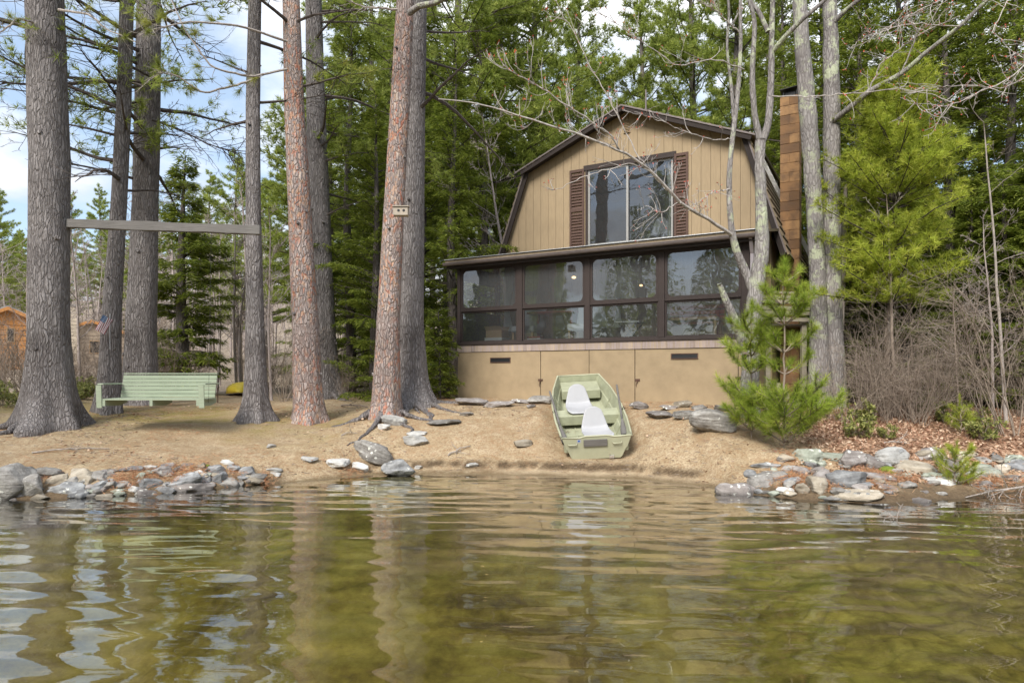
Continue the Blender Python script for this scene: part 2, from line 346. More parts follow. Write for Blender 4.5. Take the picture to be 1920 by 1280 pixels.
PC = [(-30, -2.6), (-7, -1.5), (-4, -.75), (-1.5, -.26), (0, 0), (.24, .045), (.42, .17), (.55, .245), (1.0, .46), (1.8, .75), (2.6, .9), (4, .97), (14, 1.0)]
PR = [(-30, -2.6), (-6, -1.4), (-3, -.75), (-1, -.33), (-.2, -.12), (0, 0), (.12, .07), (.5, .17), (.9, .25), (1.1, .44), (2.5, .70), (3.5, .85), (6, 1.0), (14, 1.05)]
def ground(x, y):
    x = np.asarray(x, float); y = np.asarray(y, float); t = y - shore(x)
    wl_ = np.clip((-2.0 - x) / 1.6, 0, 1); wl_ = wl_ * wl_ * (3 - 2 * wl_); wr = np.clip((x - 2.6) / 1.4, 0, 1); wr = wr * wr * (3 - 2 * wr)
    z = prof(t, PL) * wl_ + prof(t, PR) * wr + prof(t, PC) * (1 - wl_ - wr)
    # hollow worn by the boat
    pl_ = .205 + .3346 * (y - 10.22); inb = np.clip((.80 - np.abs(x - 1.3)) / .25, 0, 1) * np.clip((y - 9.9) / .3, 0, 1) * np.clip((13.3 - y) / .3, 0, 1)
    z = z - np.maximum(z - pl_ + .012, 0) * inb
    z = z + np.clip(y - 19, 0, 35) * .035 + np.clip(y - 54, 0, 90) * .17 * np.clip((25 - x) / 30, .3, 1)
    n1 = fb3(xy3(x, y, .9), 3, 3).reshape(x.shape) - .5; n2 = fb3(xy3(x, y, 4.5), 9, 3).reshape(x.shape) - .5
    land = np.clip(t / .8, 0, 1)
    z = z + n1 * .10 * np.clip(np.abs(t) / 1.2, 0, 1) * (1 - inb) + n2 * .035 * land * (1 - inb) + n2 * .10 * np.clip(-t / 2, 0, 1)
    # submerged stones on the right side
    sub = np.clip((x - 1.6) / 1.2, 0, 1) * np.clip(-t - .3, 0, 1)
    if x.size > 1:
        z = z + sub * .16 * (vn3(xy3(x, y, 2.6), 21).reshape(x.shape) - .5)
    return z
def gz(x, y): return float(ground(np.array([x]), np.array([y]))[0])
def G(px, py, lo=6.5, hi=40):             # where the pixel's ray meets the ground: depth and point
    k = k2x(px); D = np.linspace(lo, hi, 2200); z = CZ - (py - HY) / F * D
    g = ground(k * D, D); i = np.argmax(z <= g)
    if z[i] > g[i]: i = len(D) - 1
    return np.array([k * D[i], D[i], g[i]])
def PX(px, py, D): return np.array([k2x(px) * D, D, CZ - (py - HY) / F * D])

def axis(segs):
    a = []
    for x0, x1, st in segs: a.append(np.arange(x0, x1 - 1e-6, st))
    a.append([segs[-1][1]]); return np.concatenate(a)
def graded(lo, a, b, hi, st, g=1.25):
    mid = list(np.arange(a, b, st)); s = st; x = b; up = []
    while x < hi: up.append(x); s *= g; x += s
    up.append(hi); s = st; x = a - st; dn = []
    while x > lo: dn.append(x); s *= g; x -= s
    dn.append(lo); return np.array(dn[::-1] + mid + up)
def grid(xs, ys, zf):
    X, Y = np.meshgrid(xs, ys); Z = zf(X, Y); n = len(xs); m = len(ys)
    v = np.stack([X.ravel(), Y.ravel(), Z.ravel()], 1); i = np.arange(m - 1)[:, None] * n + np.arange(n - 1)[None]
    f = np.stack([i, i + 1, i + n + 1, i + n], 2).reshape(-1, 4); return v, f
m = Mat('ground'); P0 = m.coord('World'); sp = m.n('SeparateXYZ', {0: P0}); z = sp.outputs[2]; x = sp.outputs[0]; y = sp.outputs[1]
big = m.noise(P0, .7, 5); mid_ = m.noise(P0, 3.5, 5, .6); fine = m.noise(P0, 34, 6, .8); fib = m.noise(m.n('Mapping', {0: P0, 'Scale': (9, 40, 9), 'Rotation': (0, 0, .5)}), 2, 4, .7, 1.2)
soil = m.ramp(m.math('ADD', m.math('MULTIPLY', mid_, .45), m.math('MULTIPLY', fib, .55)), [(.30, (.22, .16, .095)), (.45, (.38, .29, .175)), (.56, (.49, .39, .255)), (.72, (.62, .52, .37))])
soil = m.mix(m.ramp(fine, [(.38, .8), (.53, 0)]), soil, (.17, .10, .055))
soil = m.mix(m.ramp(m.noise(P0, 1.6, 5, .7), [(.5, 0), (.68, .6)]), soil, (.32, .22, .125))
att = {k: m.n('Attribute', attribute_name=k).outputs['Fac'] for k in ('litter_m', 'moss_m', 'sand_m', 'dark_m')}
mossm = m.math('MULTIPLY', att['moss_m'], m.ramp(m.math('ADD', m.math('MULTIPLY', big, .5), m.math('MULTIPLY', mid_, .5)), [(.42, 0), (.58, 1)]))
soil = m.mix(m.math('MULTIPLY', m.ramp(m.noise(P0, 11, 7, .8, .4), [(.49, 0), (.58, 1)]), .55), soil, (.29, .18, .095))
soil = m.mix(m.math('MULTIPLY', mossm, .75), soil, m.ramp(fine, [(.3, (.14, .11, .02)), (.7, (.27, .22, .05))]))
lit = m.ramp(m.n('TexVoronoi', {'Vector': P0, 'Scale': 34}).outputs['Color'], [(.2, (.15, .085, .05)), (.5, (.27, .15, .09)), (.8, (.42, .27, .18))])
lit = m.mix(m.ramp(y, [(0, 0), (1, 1)]) if 0 else m.math('MULTIPLY', m.math('SUBTRACT', y, 16.0, clamp=True), 1.0, clamp=True), lit, m.ramp(m.noise(P0, 2.5, 5, .7), [(.35, (.17, .135, .105)), (.65, (.34, .28, .22))]))
soil = m.mix(m.math('MULTIPLY', att['litter_m'], m.ramp(mid_, [(.3, .6), (.5, 1)])), soil, lit)
soil = m.mix(att['sand_m'], soil, m.ramp(fine, [(.3, (.42, .32, .20)), (.7, (.58, .46, .31))]))
wet = m.ramp(m.math('ADD', z, m.math('MULTIPLY', mid_, .05)), [(.03, 1), (.075, 0)]); soil = m.mix(wet, soil, m.hsv(soil, .5, 1.1, .5))
# bed of the lake: sand near the beach, algae covered mud and stones further out
alg = m.ramp(m.math('ADD', m.math('MULTIPLY', m.noise(P0, .9, 4, .55, .5), .62), m.math('MULTIPLY', m.noise(P0, 6, 5, .7), .38)), [(.36, (.20, .15, .06)), (.46, (.42, .34, .10)), (.56, (.62, .53, .16)), (.68, (.78, .69, .25))])
stn = m.n('TexVoronoi', {'Vector': m.n('Mapping', {0: m.n('VectorMath', {0: P0, 1: m.n('VectorMath', {0: m.noise(P0, 2, 2).outputs['Color'], 'Scale': .5}, operation='SCALE')}, operation='ADD'), 'Scale': (1, 1.6, 1)}), 'Scale': 2.7}, feature='DISTANCE_TO_EDGE')
stm = m.math('MULTIPLY', m.ramp(m.math('ADD', stn.outputs['Distance'], m.math('MULTIPLY', m.noise(P0, 7, 4), .4)), [(.14, 1), (.34, 0)]), m.n('Attribute', attribute_name='stone_m').outputs['Fac'])
alg = m.mix(m.math('MULTIPLY', stm, .55), alg, (.05, .042, .02))
bedc = m.mix(m.n('Attribute', attribute_name='bedsand_m').outputs['Fac'], alg, m.ramp(mid_, [(.3, (.40, .29, .13)), (.6, (.62, .48, .25))]))
bedc = m.mix(m.ramp(m.math('ADD', z, m.math('MULTIPLY', mid_, .04)), [(-.09, 0), (-.01, 1)]), bedc, (.22, .165, .09))
under = m.ramp(z, [(-.015, 1), (.01, 0)]); col = m.mix(under, soil, bedc); col = m.mix(att['dark_m'], col, m.ramp(fine, [(.35, (.05, .035, .022)), (.7, (.17, .115, .065))]))
hgt = m.math('ADD', m.math('MULTIPLY', fine, .5), m.math('ADD', m.math('MULTIPLY', fib, .5), m.math('MULTIPLY', mid_, .6)))
M['ground'] = m.pbr(col, m.math('SUBTRACT', .95, m.math('MULTIPLY', wet, .35)), m.bump(hgt, .8, .03), spec=.2)

xs = graded(-400, -8.5, 8.5, 400, .055, 1.16); ys = graded(-120, 6.5, 14.5, 420, .045, 1.09)
v, f = grid(xs, ys, ground)
g = MB().add(v, f, 0, .5).build('ground', M['ground'], smooth=True); tag(g, kind='structure')
def attr(o, name, val): a = o.data.attributes.new(name, 'FLOAT', 'POINT'); a.data.foreach_set('value', np.clip(val, 0, 1).astype(np.float32))
vx, vy, vz = v[:, 0], v[:, 1], v[:, 2]; vt = vy - shore(vx); e1 = fb3(xy3(vx, vy, 1.7), 33, 4) - .5; e2 = fb3(xy3(vx, vy, 6), 41, 3) - .5
attr(g, 'litter_m', np.maximum(np.clip((vx - 3.9 + e1 * 2.2) / .8, 0, 1) * np.clip((vt - .3 + e1) / .5, 0, 1), np.clip((vy - 15.5 + e1 * 3) / 3, 0, 1) * .9))
attr(g, 'moss_m', np.clip((-2.4 - vx + e1 * 2) / .8, 0, 1) * np.clip(1 - np.abs(vy - 12.0 + e1 * 2) / 1.8, 0, 1) * 1.3)
attr(g, 'sand_m', np.clip(1 - np.abs(vx - 1.2) / 1.9 + e1, 0, 1) * np.clip(1 - np.abs(vz - .035) / .05, 0, 1) * (vt > 0))
attr(g, 'dark_m', np.maximum(np.clip(1.6 - vz / .11 + e2 * 2, 0, 1) * np.clip(1.5 + vt / .35 + e2 * 2, 0, 1) * np.clip((np.abs(vx + .15) - 2.6 + e1) / .5, 0, 1) * .85, np.clip(1.5 - np.abs(vz - .11 + e2 * .05) / .05, 0, 1) * np.clip((2.9 + e1 * 2 - np.abs(vx - .2)) * 1.2, 0, 1) * (vt > 0) * np.clip(e2 * 4 + 1.1, 0, 1)))
attr(g, 'bedsand_m', np.clip((2.5 - np.abs(vx - 1.1 + e1 * 1.5)) / 1.0, 0, 1) * np.clip((2.9 + vt + e1 * 2.5) / 1.0, 0, 1))
attr(g, 'stone_m', np.clip((vx - 1.4 + e1) / 1.2, 0, 1) * np.clip((-vt - .2), 0, 1))

# ------------------------------------------------------------------ water
def ripple(X, Y):
    s = X.shape; q = xy3(X, Y); ph = (fb3(q * .55, 51, 2) * 5.5).reshape(s); am = (.35 + 1.1 * fb3(q * .8, 57, 2)).reshape(s)
    z = np.zeros(s); r = np.random.default_rng(5)
    for lam, ak, tilt in ((.36, .032, .10), (.47, .026, -.16), (.25, .026, .22), (.8, .016, -.3), (.16, .018, -.05), (.11, .010, .12), (1.3, .010, .5), (.22, .012, .6)):
        k = 2 * math.pi / lam; a = ak / k; z = z + a * am * np.sin(k * (Y * math.cos(tilt) + X * math.sin(tilt)) + ph + r.random() * 6)
    rr = np.hypot(X - 1.9, (Y - 7.2)); z = z + .0016 * np.exp(-rr / 1.6) * np.sin(2 * math.pi / .33 * rr + 1)
    sh = np.clip((shore(X) - Y) / .5, .25, 1)
    return z * sh * np.exp(-np.maximum(np.hypot(X, Y - 5) - 12, 0) / 10)
m = Mat('water'); P0 = m.coord('World', (1, 1, 1)); fr = m.n('Fresnel', {'IOR': 1.42})
nb = m.noise(m.n('Mapping', {0: P0, 'Scale': (1.8, 9, 1)}), 2.2, 2, .5); bp = m.bump(nb, .12, .004); m.put(fr.inputs['Normal'], bp)
gl = m.n('BsdfGlossy', {'Roughness': .0, 'Color': (1, 1, 1)}); m.put(gl.inputs['Normal'], bp)
tr = m.n('BsdfTransparent', {'Color': (.97, .98, .93)}); x = m.n('MixShader', {0: m.math('MULTIPLY', fr, 1.6, clamp=True), 1: tr, 2: gl}); m.put(m.out.inputs[0], x)
va = m.n('VolumeAbsorption', {'Color': (.86, .73, .36), 'Density': .26}); m.put(m.out.inputs['Volume'], va); M['water'] = m.m
xs = graded(-300, -6.5, 7, 300, .05, 1.2); ys = np.concatenate([graded(-250, 2.4, 9.95, 10.4, .028, 1.16)])
v, f = grid(xs, ys, ripple); n = len(xs); mm = len(ys); N0 = len(v)
bot = v[[0, n - 1, n * mm - 1, n * (mm - 1)]].copy(); bot[:, 2] = -4.0
w = MB().add(np.vstack([v, bot]), f, 0, .5)
ring = [list(range(n)), [i * n + n - 1 for i in range(mm)], list(range(n * mm - 1, n * (mm - 1) - 1, -1)), [i * n for i in range(mm - 1, -1, -1)]]
for q, rg in enumerate(ring): w.poly.append((rg[::-1] + [N0 + q, N0 + (q + 1) % 4], 0))
w.poly.append(([N0 + 3, N0 + 2, N0 + 1, N0], 0))
wo = w.build('water', M['water'], smooth=True); tag(wo, kind='structure')
pl = wo.data.polygons; [setattr(pl[len(pl) - 1 - i], 'use_smooth', False) for i in range(5)]
# ------------------------------------------------------------------ the cabin (local frame: u along the front, s into the depth, z up)
A0 = np.array([-1.2, 14.6]); dU = np.array([.872, -.49]); nS = np.array([.49, .872])
def hu(px, s): k = k2x(px); return (k * (A0[1] + nS[1] * s) - A0[0] - nS[0] * s) / (dU[0] - k * dU[1])
def hD(u, s): return A0[1] + dU[1] * u + nS[1] * s
def hz(px, py, s): return CZ + (HY - py) / F * hD(hu(px, s), s)
def HW(u, s, z): p = A0 + dU * u + nS * s; return np.array([p[0], p[1], z])
house = tag(empty('cabin', (A0[0], A0[1], 0), math.atan2(dU[1], dU[0])), 'tan gambrel-roofed lake cabin with a glazed front porch', 'cabin')
SG = 1.8                                            # set-back of the gable wall
BL, BR = (.80, 6.24), (5.78, 6.20); PK = (3.22, 7.24); EL, ER = (-.05, 3.9), (6.48, 3.9)
WL0, WR0 = .16, 6.22
def top_z(u):                                       # gable outline
    return float(np.interp(u, [EL[0], BL[0], PK[0], BR[0], ER[0]], [EL[1], BL[1], PK[1], BR[1], ER[1]]))
# gable wall of vertical boards with the window opening left out
W0, W1, WZ0, WZ1 = hu(1102, SG), hu(1262, SG), 4.36, 6.07
gb = MB(); nb_ = 31; us = np.linspace(WL0, WR0, nb_ + 1)
for i in range(nb_):
    a, b = us[i] + .003, us[i + 1] - .003; cuts = sorted({a, b, *[c for c in (BL[0], PK[0], BR[0], W0, W1) if a < c < b]})
    for c0, c1 in zip(cuts[:-1], cuts[1:]):
        mid = (c0 + c1) / 2; spans = [(2.2, None)] if not (W0 < mid < W1) else [(2.2, WZ0), (WZ1, None)]
        for z0, z1 in spans:
            za, zb = (top_z(c0), top_z(c1)) if z1 is None else (z1, z1)
            gb.prism([(c0, SG, z0), (c1, SG, z0), (c1, SG, zb), (c0, SG, za)], (0, .03, 0))
gb.build('gable_wall', M['siding'], house)
MB().prism([(WL0, SG + .031, 2.2), (W0, SG + .031, 2.2), (W0, SG + .031, top_z(W0)), (BL[0], SG + .031, BL[1]), (WL0, SG + .031, top_z(WL0))], (0, .06, 0)).prism(
    [(W1, SG + .031, 2.2), (WR0, SG + .031, 2.2), (WR0, SG + .031, top_z(WR0)), (BR[0], SG + .031, BR[1]), (W1, SG + .031, top_z(W1))], (0, .06, 0)).prism(
    [(W0, SG + .031, WZ1), (W1, SG + .031, WZ1), (W1, SG + .031, top_z(W1)), (PK[0], SG + .031, PK[1]), (W0, SG + .031, top_z(W0))], (0, .06, 0)).build('gable_backing', M['shutter'], house)
# roof: four slopes with shingle courses, thick edges
HD_ = 9.0
def slope(name, a, b, s0, s1, courses):
    mb = MB(); a = np.array(a); b = np.array(b); d = (b - a) / courses; L = np.linalg.norm(d); nrm = np.array([-d[1], d[0]]) / L
    if nrm[1] < 0: nrm = -nrm
    for i in range(courses):
        p = a + d * i; q = a + d * (i + 1.12); t0, t1 = .035, .06
        pts = [(p[0], s0, p[1]), (p[0] + nrm[0] * t0, s0, p[1] + nrm[1] * t0), (q[0] + nrm[0] * t1, s0, q[1] + nrm[1] * t1), (q[0] + nrm[0] * .022, s0, q[1] + nrm[1] * .022)]
        mb.prism(pts, (0, s1 - s0, 0))
    return mb.build(name, M['roof'], house)
def off(p, d): return (p[0] + d[0], p[1] + d[1])
s0r = SG - .28
slope('roof', PK, off(BL, (-.07, -.03)), s0r, HD_, 13); slope('roof', PK, off(BR, (.12, -.05)), s0r, HD_, 13)
slope('roof', BL, off(EL, (-.03, -.1)), s0r + .12, HD_, 13); slope('roof', BR, off(ER, (.03, -.1)), s0r + .12, HD_, 13)
# barge boards (dark brown) under the roof edge, with a pale metal drip edge
def barge(a, b, s, w=.08):
    a = np.array(a); b = np.array(b); d = b - a; d = d / np.linalg.norm(d); nn = np.array([-d[1], d[0]]);  nn = nn if nn[1] < 0 else -nn
    o = MB().prism([(a[0], s, a[1]), (b[0], s, b[1]), (b[0] + nn[0] * w, s, b[1] + nn[1] * w), (a[0] + nn[0] * w, s, a[1] + nn[1] * w)], (0, .035, 0)).build('barge_board', M['brown_dark'], house)
    return o
barge(PK, off(BL, (-.07, -.03)), s0r + .003); barge(PK, off(BR, (.12, -.05)), s0r + .003)
barge(BL, off(EL, (-.03, -.1)), s0r + .123, .10); barge(BR, off(ER, (.03, -.1)), s0r + .123, .10)
mb = MB()
for a, b, s in ((PK, off(BL, (-.2, -.08)), s0r), (PK, off(BR, (.2, -.08)), s0r), (BL, off(EL, (-.03, -.1)), s0r + .12), (BR, off(ER, (.03, -.1)), s0r + .12)):
    mb.bar((a[0], s - .008, a[1] + .03), (b[0], s - .008, b[1] + .03), .02, .03)
mb.build('drip_edge', M['gutter'], house)
# soffits closing the overhang
mb = MB()
for a, b, s in ((PK, BL, s0r), (PK, BR, s0r), (BL, EL, s0r + .12), (BR, ER, s0r + .12)):
    mb.prism([(a[0], s + .04, a[1] - .012), (b[0], s + .04, b[1] - .012), (b[0], SG - .002, b[1] - .012), (a[0], SG - .002, a[1] - .012)], (0, 0, -.012))
mb.build('soffit', M['brown_dark'], house)
# gable vent
u0, u1 = hu(1169, SG), hu(1183, SG); z0, z1 = hz(1176, 250, SG), hz(1176, 226, SG)
mb = MB().box(u0, u1, SG - .012, SG + .01, z0, z1)
for i in range(8): zc = z0 + (z1 - z0) * (i + .5) / 8; mb.prism([(u0 + .02, SG - .012, zc + .012), (u0 + .02, SG - .035, zc - .012), (u0 + .02, SG - .012, zc - .012)], (u1 - u0 - .04, 0, 0))
mb.build('gable_vent', M['siding'], house)
# big sliding window
win = MB().box(W0 - .09, W1 + .07, SG - .03, SG - .002, WZ1, WZ1 + .11).box(W0 - .05, W0, SG - .022, SG + .02, WZ0, WZ1).box(W1, W1 + .05, SG - .022, SG + .02, WZ0, WZ1).box(W0 - .05, W1 + .05, SG - .04, SG + .02, WZ0 - .07, WZ0).build('window', M['brown_trim'], house)
um = W0 + (W1 - W0) * .475
fr_ = MB()
for a, b, s in ((W0, um + .03, SG + .012), (um - .03, W1, SG + .045)):
    for (x0, x1, q0, q1) in ((a, a + .05, WZ0, WZ1), (b - .05, b, WZ0, WZ1), (a + .05, b - .05, WZ0, WZ0 + .05), (a + .05, b - .05, WZ1 - .04, WZ1)): fr_.box(x0, x1, s, s + .03, q0, q1)
fr_.build('frame', M['metal_frame'], win)
for a, b, s in ((W0 + .05, um - .02, SG + .027), (um + .02, W1 - .05, SG + .06)): MB().quad((a, s, WZ0 + .05), (b, s, WZ0 + .05), (b, s, WZ1 - .04), (a, s, WZ1 - .04)).build('pane', M['glass'], win)
# shutters
for px0, px1 in ((1069, 1096), (1265, 1291)):
    a, b = hu(px0, SG), hu(px1, SG); zc0, zc1 = 4.3, 6.12; mb = MB(); s = SG - .035
    for (x0, x1, q0, q1) in ((a, a + .045, zc0, zc1), (b - .045, b, zc0, zc1), (a + .045, b - .045, zc0, zc0 + .07), (a + .045, b - .045, zc1 - .06, zc1), (a + .045, b - .045, 5.17, 5.24)): mb.box(x0, x1, s, s + .03, q0, q1)
    sh = mb.build('shutter', M['shutter'], house); n_ = 24; mb = MB()
    for i in range(n_):
        if i == n_ // 2: mb.build('louvre', M['shutter'], sh); mb = MB()
        q = zc0 + .08 + (5.16 - zc0 - .08) * i / (n_ // 2) if i < n_ // 2 else 5.25 + (zc1 - .07 - 5.25) * (i - n_ // 2) / (n_ // 2)
        j = random.uniform(-.006, .006); mb.prism([(a + .047, s + .002, q + j), (a + .047, s + .03, q + .045), (a + .047, s + .03, q + .035), (a + .047, s + .002, q - .01 + j)], (b - a - .094, 0, random.uniform(-.006, .006)))
    mb.build('louvre', M['shutter'], sh)
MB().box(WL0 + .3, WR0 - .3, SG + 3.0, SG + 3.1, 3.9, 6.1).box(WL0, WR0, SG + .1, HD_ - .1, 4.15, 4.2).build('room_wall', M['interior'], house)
# side and back walls
MB().box(WR0 - .06, WR0, SG + .095, HD_, .6, 4.2).box(WL0, WL0 + .06, SG + .095, HD_, .6, 4.2).build('side_wall', M['siding'], house)
mb = MB().prism([(WL0, HD_ - .05, .6), (WR0, HD_ - .05, .6), (WR0, HD_ - .05, top_z(WR0)), (BR[0], HD_ - .05, BR[1]), (PK[0], HD_ - .05, PK[1]), (BL[0], HD_ - .05, BL[1]), (WL0, HD_ - .05, top_z(WL0))], (0, .04, 0)).build('back_wall', M['siding'], house)
# porch
U1 = 6.12; SILL, HEAD, EAVE = 2.17, 3.74, 3.90
posts = [(0.0, .085), (hu(969, 0), hu(979, 0)), (hu(1096, 0), hu(1106, 0)), (hu(1234, 0), hu(1246, 0)), (U1 - .14, U1)]
for i, (a, b) in enumerate(posts):
    bevel(MB().box(a, b, -.005 - .003 * (i % 2), .095, SILL, HEAD + .03).build('porch_post', M['brown_trim'], house), .008)
MB().box(-.03, U1 + .03, -.02, .10, HEAD + .03, EAVE - .07).build('porch_header', M['brown_dark'], house)
bevel(MB().box(-.03, U1 + .03, -.03, .12, SILL - .06, SILL).build('porch_sill', M['brown_trim'], house), .006)
mids = 2.86
for i in range(4):
    a, b = posts[i][1] + .002, posts[i + 1][0] - .002
    for kind, q0, q1 in (('upper', mids + .02, HEAD + .028), ('lower', SILL + .002, mids - .022)):
        fw = .045 if kind == 'upper' else .03; s = .015 if kind == 'upper' else .03
        mb = MB()
        for (x0, x1, y0, y1) in ((a, a + fw, q0, q1), (b - fw, b, q0, q1), (a + fw, b - fw, q0, q0 + fw), (a + fw, b - fw, q1 - fw, q1)): mb.box(x0, x1, s, s + .035, y0, y1)
        wf = mb.build('porch_window', M['brown_trim'], house); r = .10 if kind == 'upper' else .0
        if r:                                        # rounded corner gussets of the vinyl panels
            g_ = MB()
            for cx, cz, sx_, sz_ in ((a + fw, q0 + fw, 1, 1), (b - fw, q0 + fw, -1, 1), (a + fw, q1 - fw, 1, -1), (b - fw, q1 - fw, -1, -1)):
                arc = [(cx + sx_ * r * (1 - math.sin(t)), s + .004, cz + sz_ * r * (1 - math.cos(t))) for t in np.linspace(0, math.pi / 2, 5)]
                g_.prism([(cx, s + .004, cz)] + arc, (0, .02, 0))
            g_.build('gusset', M['brown_trim'], wf)
        gxs = np.linspace(a + fw, b - fw, 17); gzs = np.linspace(q0 + fw, q1 - fw, 15)
        Xg, Zg = np.meshgrid(gxs, gzs); warp = .004 if kind == 'upper' else .0007
        Yg = s + .018 + warp * (fb3(np.stack([Xg.ravel() * 2.4, Zg.ravel() * 1.1, np.full(Xg.size, i * 7.0)], 1), 5, 2).reshape(Xg.shape) - .5)
        nn_ = 17; ii = np.arange(14)[:, None] * nn_ + np.arange(16)[None]
        MB().add(np.stack([Xg.ravel(), Yg.ravel(), Zg.ravel()], 1), np.stack([ii, ii + 1, ii + nn_ + 1, ii + nn_], 2).reshape(-1, 4)).build('pane', M['vinyl'] if kind == 'upper' else M['glass'], wf, smooth=True)
    bevel(MB().box(a, b, .0, .06, mids - .02, mids + .018).build('window_rail', M['brown_trim'], house), .005)
# porch roof and gutter
MB().prism([(-.16, -.22, EAVE), (-.16, -.22, EAVE + .05), (-.16, SG - .03, EAVE + .43), (-.16, SG - .03, EAVE + .38)], (U1 + .42, 0, 0)).build('porch_roof', M['roof'], house)
MB().box(-.15, U1 + .25, -.20, -.17, EAVE - .13, EAVE).box(-.15, U1 + .25, -.169, -.021, EAVE - .12, EAVE - .10).build('fascia', M['brown_dark'], house)
mb = MB(); arc = [(-.201 - .05 + .05 * math.cos(t), EAVE - .02 + .055 * math.sin(t) - .01) for t in np.linspace(0, -math.pi, 9)]
pts = [( -.18, p[0], p[1]) for p in arc] + [(-.18, p[0], p[1] + .006) for p in arc[::-1]]
mb.prism(pts, (U1 + .46, 0, 0)); mb.bar((-.18, -.30, EAVE - .025), (U1 + .28, -.30, EAVE - .025), .016, .016)
mb.build('gutter', M['gutter'], house)
MB().bar((-.17, -.225, EAVE + .058), (U1 + .27, -.225, EAVE + .058), .05, .01).build('roof_edge', M['alu'], house)
bevel(MB().bar((U1 + .05, -.20, EAVE - .06), (U1 + .05, -.06, EAVE - .32), .06, .045).bar((U1 + .05, -.055, EAVE - .31), (U1 + .05, -.055, 1.9), .06, .045, up=(0, 1, 0)).build('downspout', M['spout'], house), .008)
# porch right wall with a doorway, left wall
MB().box(U1 - .05, U1, .10, .55, 1.9, EAVE - .1).box(U1 - .05, U1, 1.35, SG - .01, 1.9, EAVE + .1).box(U1 - .05, U1, .551, 1.349, 3.55, EAVE).box(U1 - .05, U1, .1, SG - .01, 1.0, 1.9).build('porch_wall', M['siding'], house)
MB().box(.0, .05, .10, SG - .01, 1.9, 2.9).box(.0, .05, .10, SG - .01, 3.55, EAVE - .02).box(0, .05, .101, .2, 2.9, 3.55).box(0, .05, 1.6, SG - .01, 2.9, 3.55).build('porch_wall', M['brown_trim'], house)
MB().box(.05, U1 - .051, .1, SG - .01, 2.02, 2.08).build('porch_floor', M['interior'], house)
# foundation skirt
sk = [0, hu(1013, 0), hu(1104, 0), hu(1190, 0), hu(1384, 0), U1]
for i in range(5): bevel(MB().box(sk[i] + .006, sk[i + 1] - .006, .012 + .004 * (i % 2), .04, .72 + .02 * (i % 2), 1.96).build('skirt_panel', M['skirt'], house), .004)
MB().box(.01, U1 - .01, .045, .09, .6, 2.0).box(U1 - .08, U1 - .02, .09, SG, .6, 1.9).box(.02, .08, .09, SG, .6, 1.9).build('foundation_wall', M['brown_dark'], house)
MB().box(0, U1, -.006, .04, 1.965, SILL - .062).build('shingle_band', M['band'], house)
for px0, px1, py, h in ((919, 957, 675, .11), (1258, 1309, 667.5, .105)):
    a, b = hu(px0, 0), hu(px1, 0); zc = hz((px0 + px1) / 2, py, 0); vt_ = MB().box(a, b, -.004, .011, zc - h / 2, zc - h / 2 + .014).box(a, b, -.004, .011, zc + h / 2 - .014, zc + h / 2).box(a, a + .014, -.004, .011, zc - h / 2 + .014, zc + h / 2 - .014).box(b - .014, b, -.004, .011, zc - h / 2 + .014, zc + h / 2 - .014).build('foundation_vent', M['iron'], house)
    mb = MB().box(a + .014, b - .014, .006, .0105, zc - h / 2 + .014, zc + h / 2 - .014)
    if px0 < 1000:
        for t in np.arange(a + .03, b - .02, .028): mb.box(t, t + .01, 0, .0055, zc - h / 2 + .014, zc + h / 2 - .014)
    mb.build('grille', M['black'], vt_)
for px, py in ((1195, 712), (1384, 708), (1013, 712)):
    u = hu(px, 0); zc = hz(px, py, 0); MB().box(u - .05, u + .05, -.002, .011, zc - .02, zc + .02).box(u - .012, u + .012, -.02, -.003, zc - .045, zc + .012).tube([(u, -.012, zc - .04), (u - .02, -.014, zc - .09), (u - .012, -.012, zc - .13)], .006, 6).build('hasp', M['iron'], house)
# chimney of blocks
cu0, cu1, cs0, cs1 = 6.30, 6.67, 2.4, 2.78; ch = MB(); z = .7; row = 0
while z < 7.1:
    hgt_ = .195; cuts = [cu0, cu1] if row % 2 else [cu0, cu0 + .18, cu1]
    for a, b in zip(cuts[:-1], cuts[1:]):
        j = [random.uniform(0, .006) for _ in range(2)]; ch.box(a + .002, b - .002, cs0 + j[0], cs0 + .187, z, z + hgt_ - .006)
    ch.box(cu0 + .002, cu1 - .002 + 0.0, cs0 + .192, cs1, z, z + hgt_ - .006); z += hgt_; row += 1
cho = ch.build('chimney', M['chimney'], house); bevel(cho, .006, 1)
MB().box(cu0 + .006, cu1 - .008, cs0 + .012, cs1 - .008, .7, z - .01).build('mortar_core', M['chimney'], cho)
cap = MB()
for du, ds in ((cu0 + .05, cs0 + .05), (cu1 - .07, cs0 + .05), (cu0 + .05, cs1 - .07), (cu1 - .07, cs1 - .07)): cap.box(du, du + .02, ds, ds + .02, z, z + .13)
cap.box(cu0 + .08, cu1 - .09, cs0 + .08, cs1 - .09, z, z + .10)
cap.prism([(cu0 - .0, cs0 - .02, z + .13), (cu1, cs0 - .02, z + .16), (cu1, cs0 - .02, z + .172), (cu0, cs0 - .02, z + .142)], (0, cs1 - cs0 + .04, 0)); cap.build('chimney_cap', M['black'], cho)

# antenna mast on the ridge
an = tag(empty('antenna_mast', tuple(HW(3.22, 3.2, 7.27))), 'thin grey antenna mast with guy struts on the roof ridge', 'antenna')
MB().tube([(0, 0, 0), (0, 0, .95)], .02, 8).build('mast', M['gutter'], an)
MB().tube([(0, 0, .55), (-.26, .1, 0)], .007, 5).tube([(0, 0, .55), (.3, -.05, -.08)], .007, 5).tube([(0, 0, .55), (.05, .4, .0)], .007, 5).build('strut', M['gutter'], an)
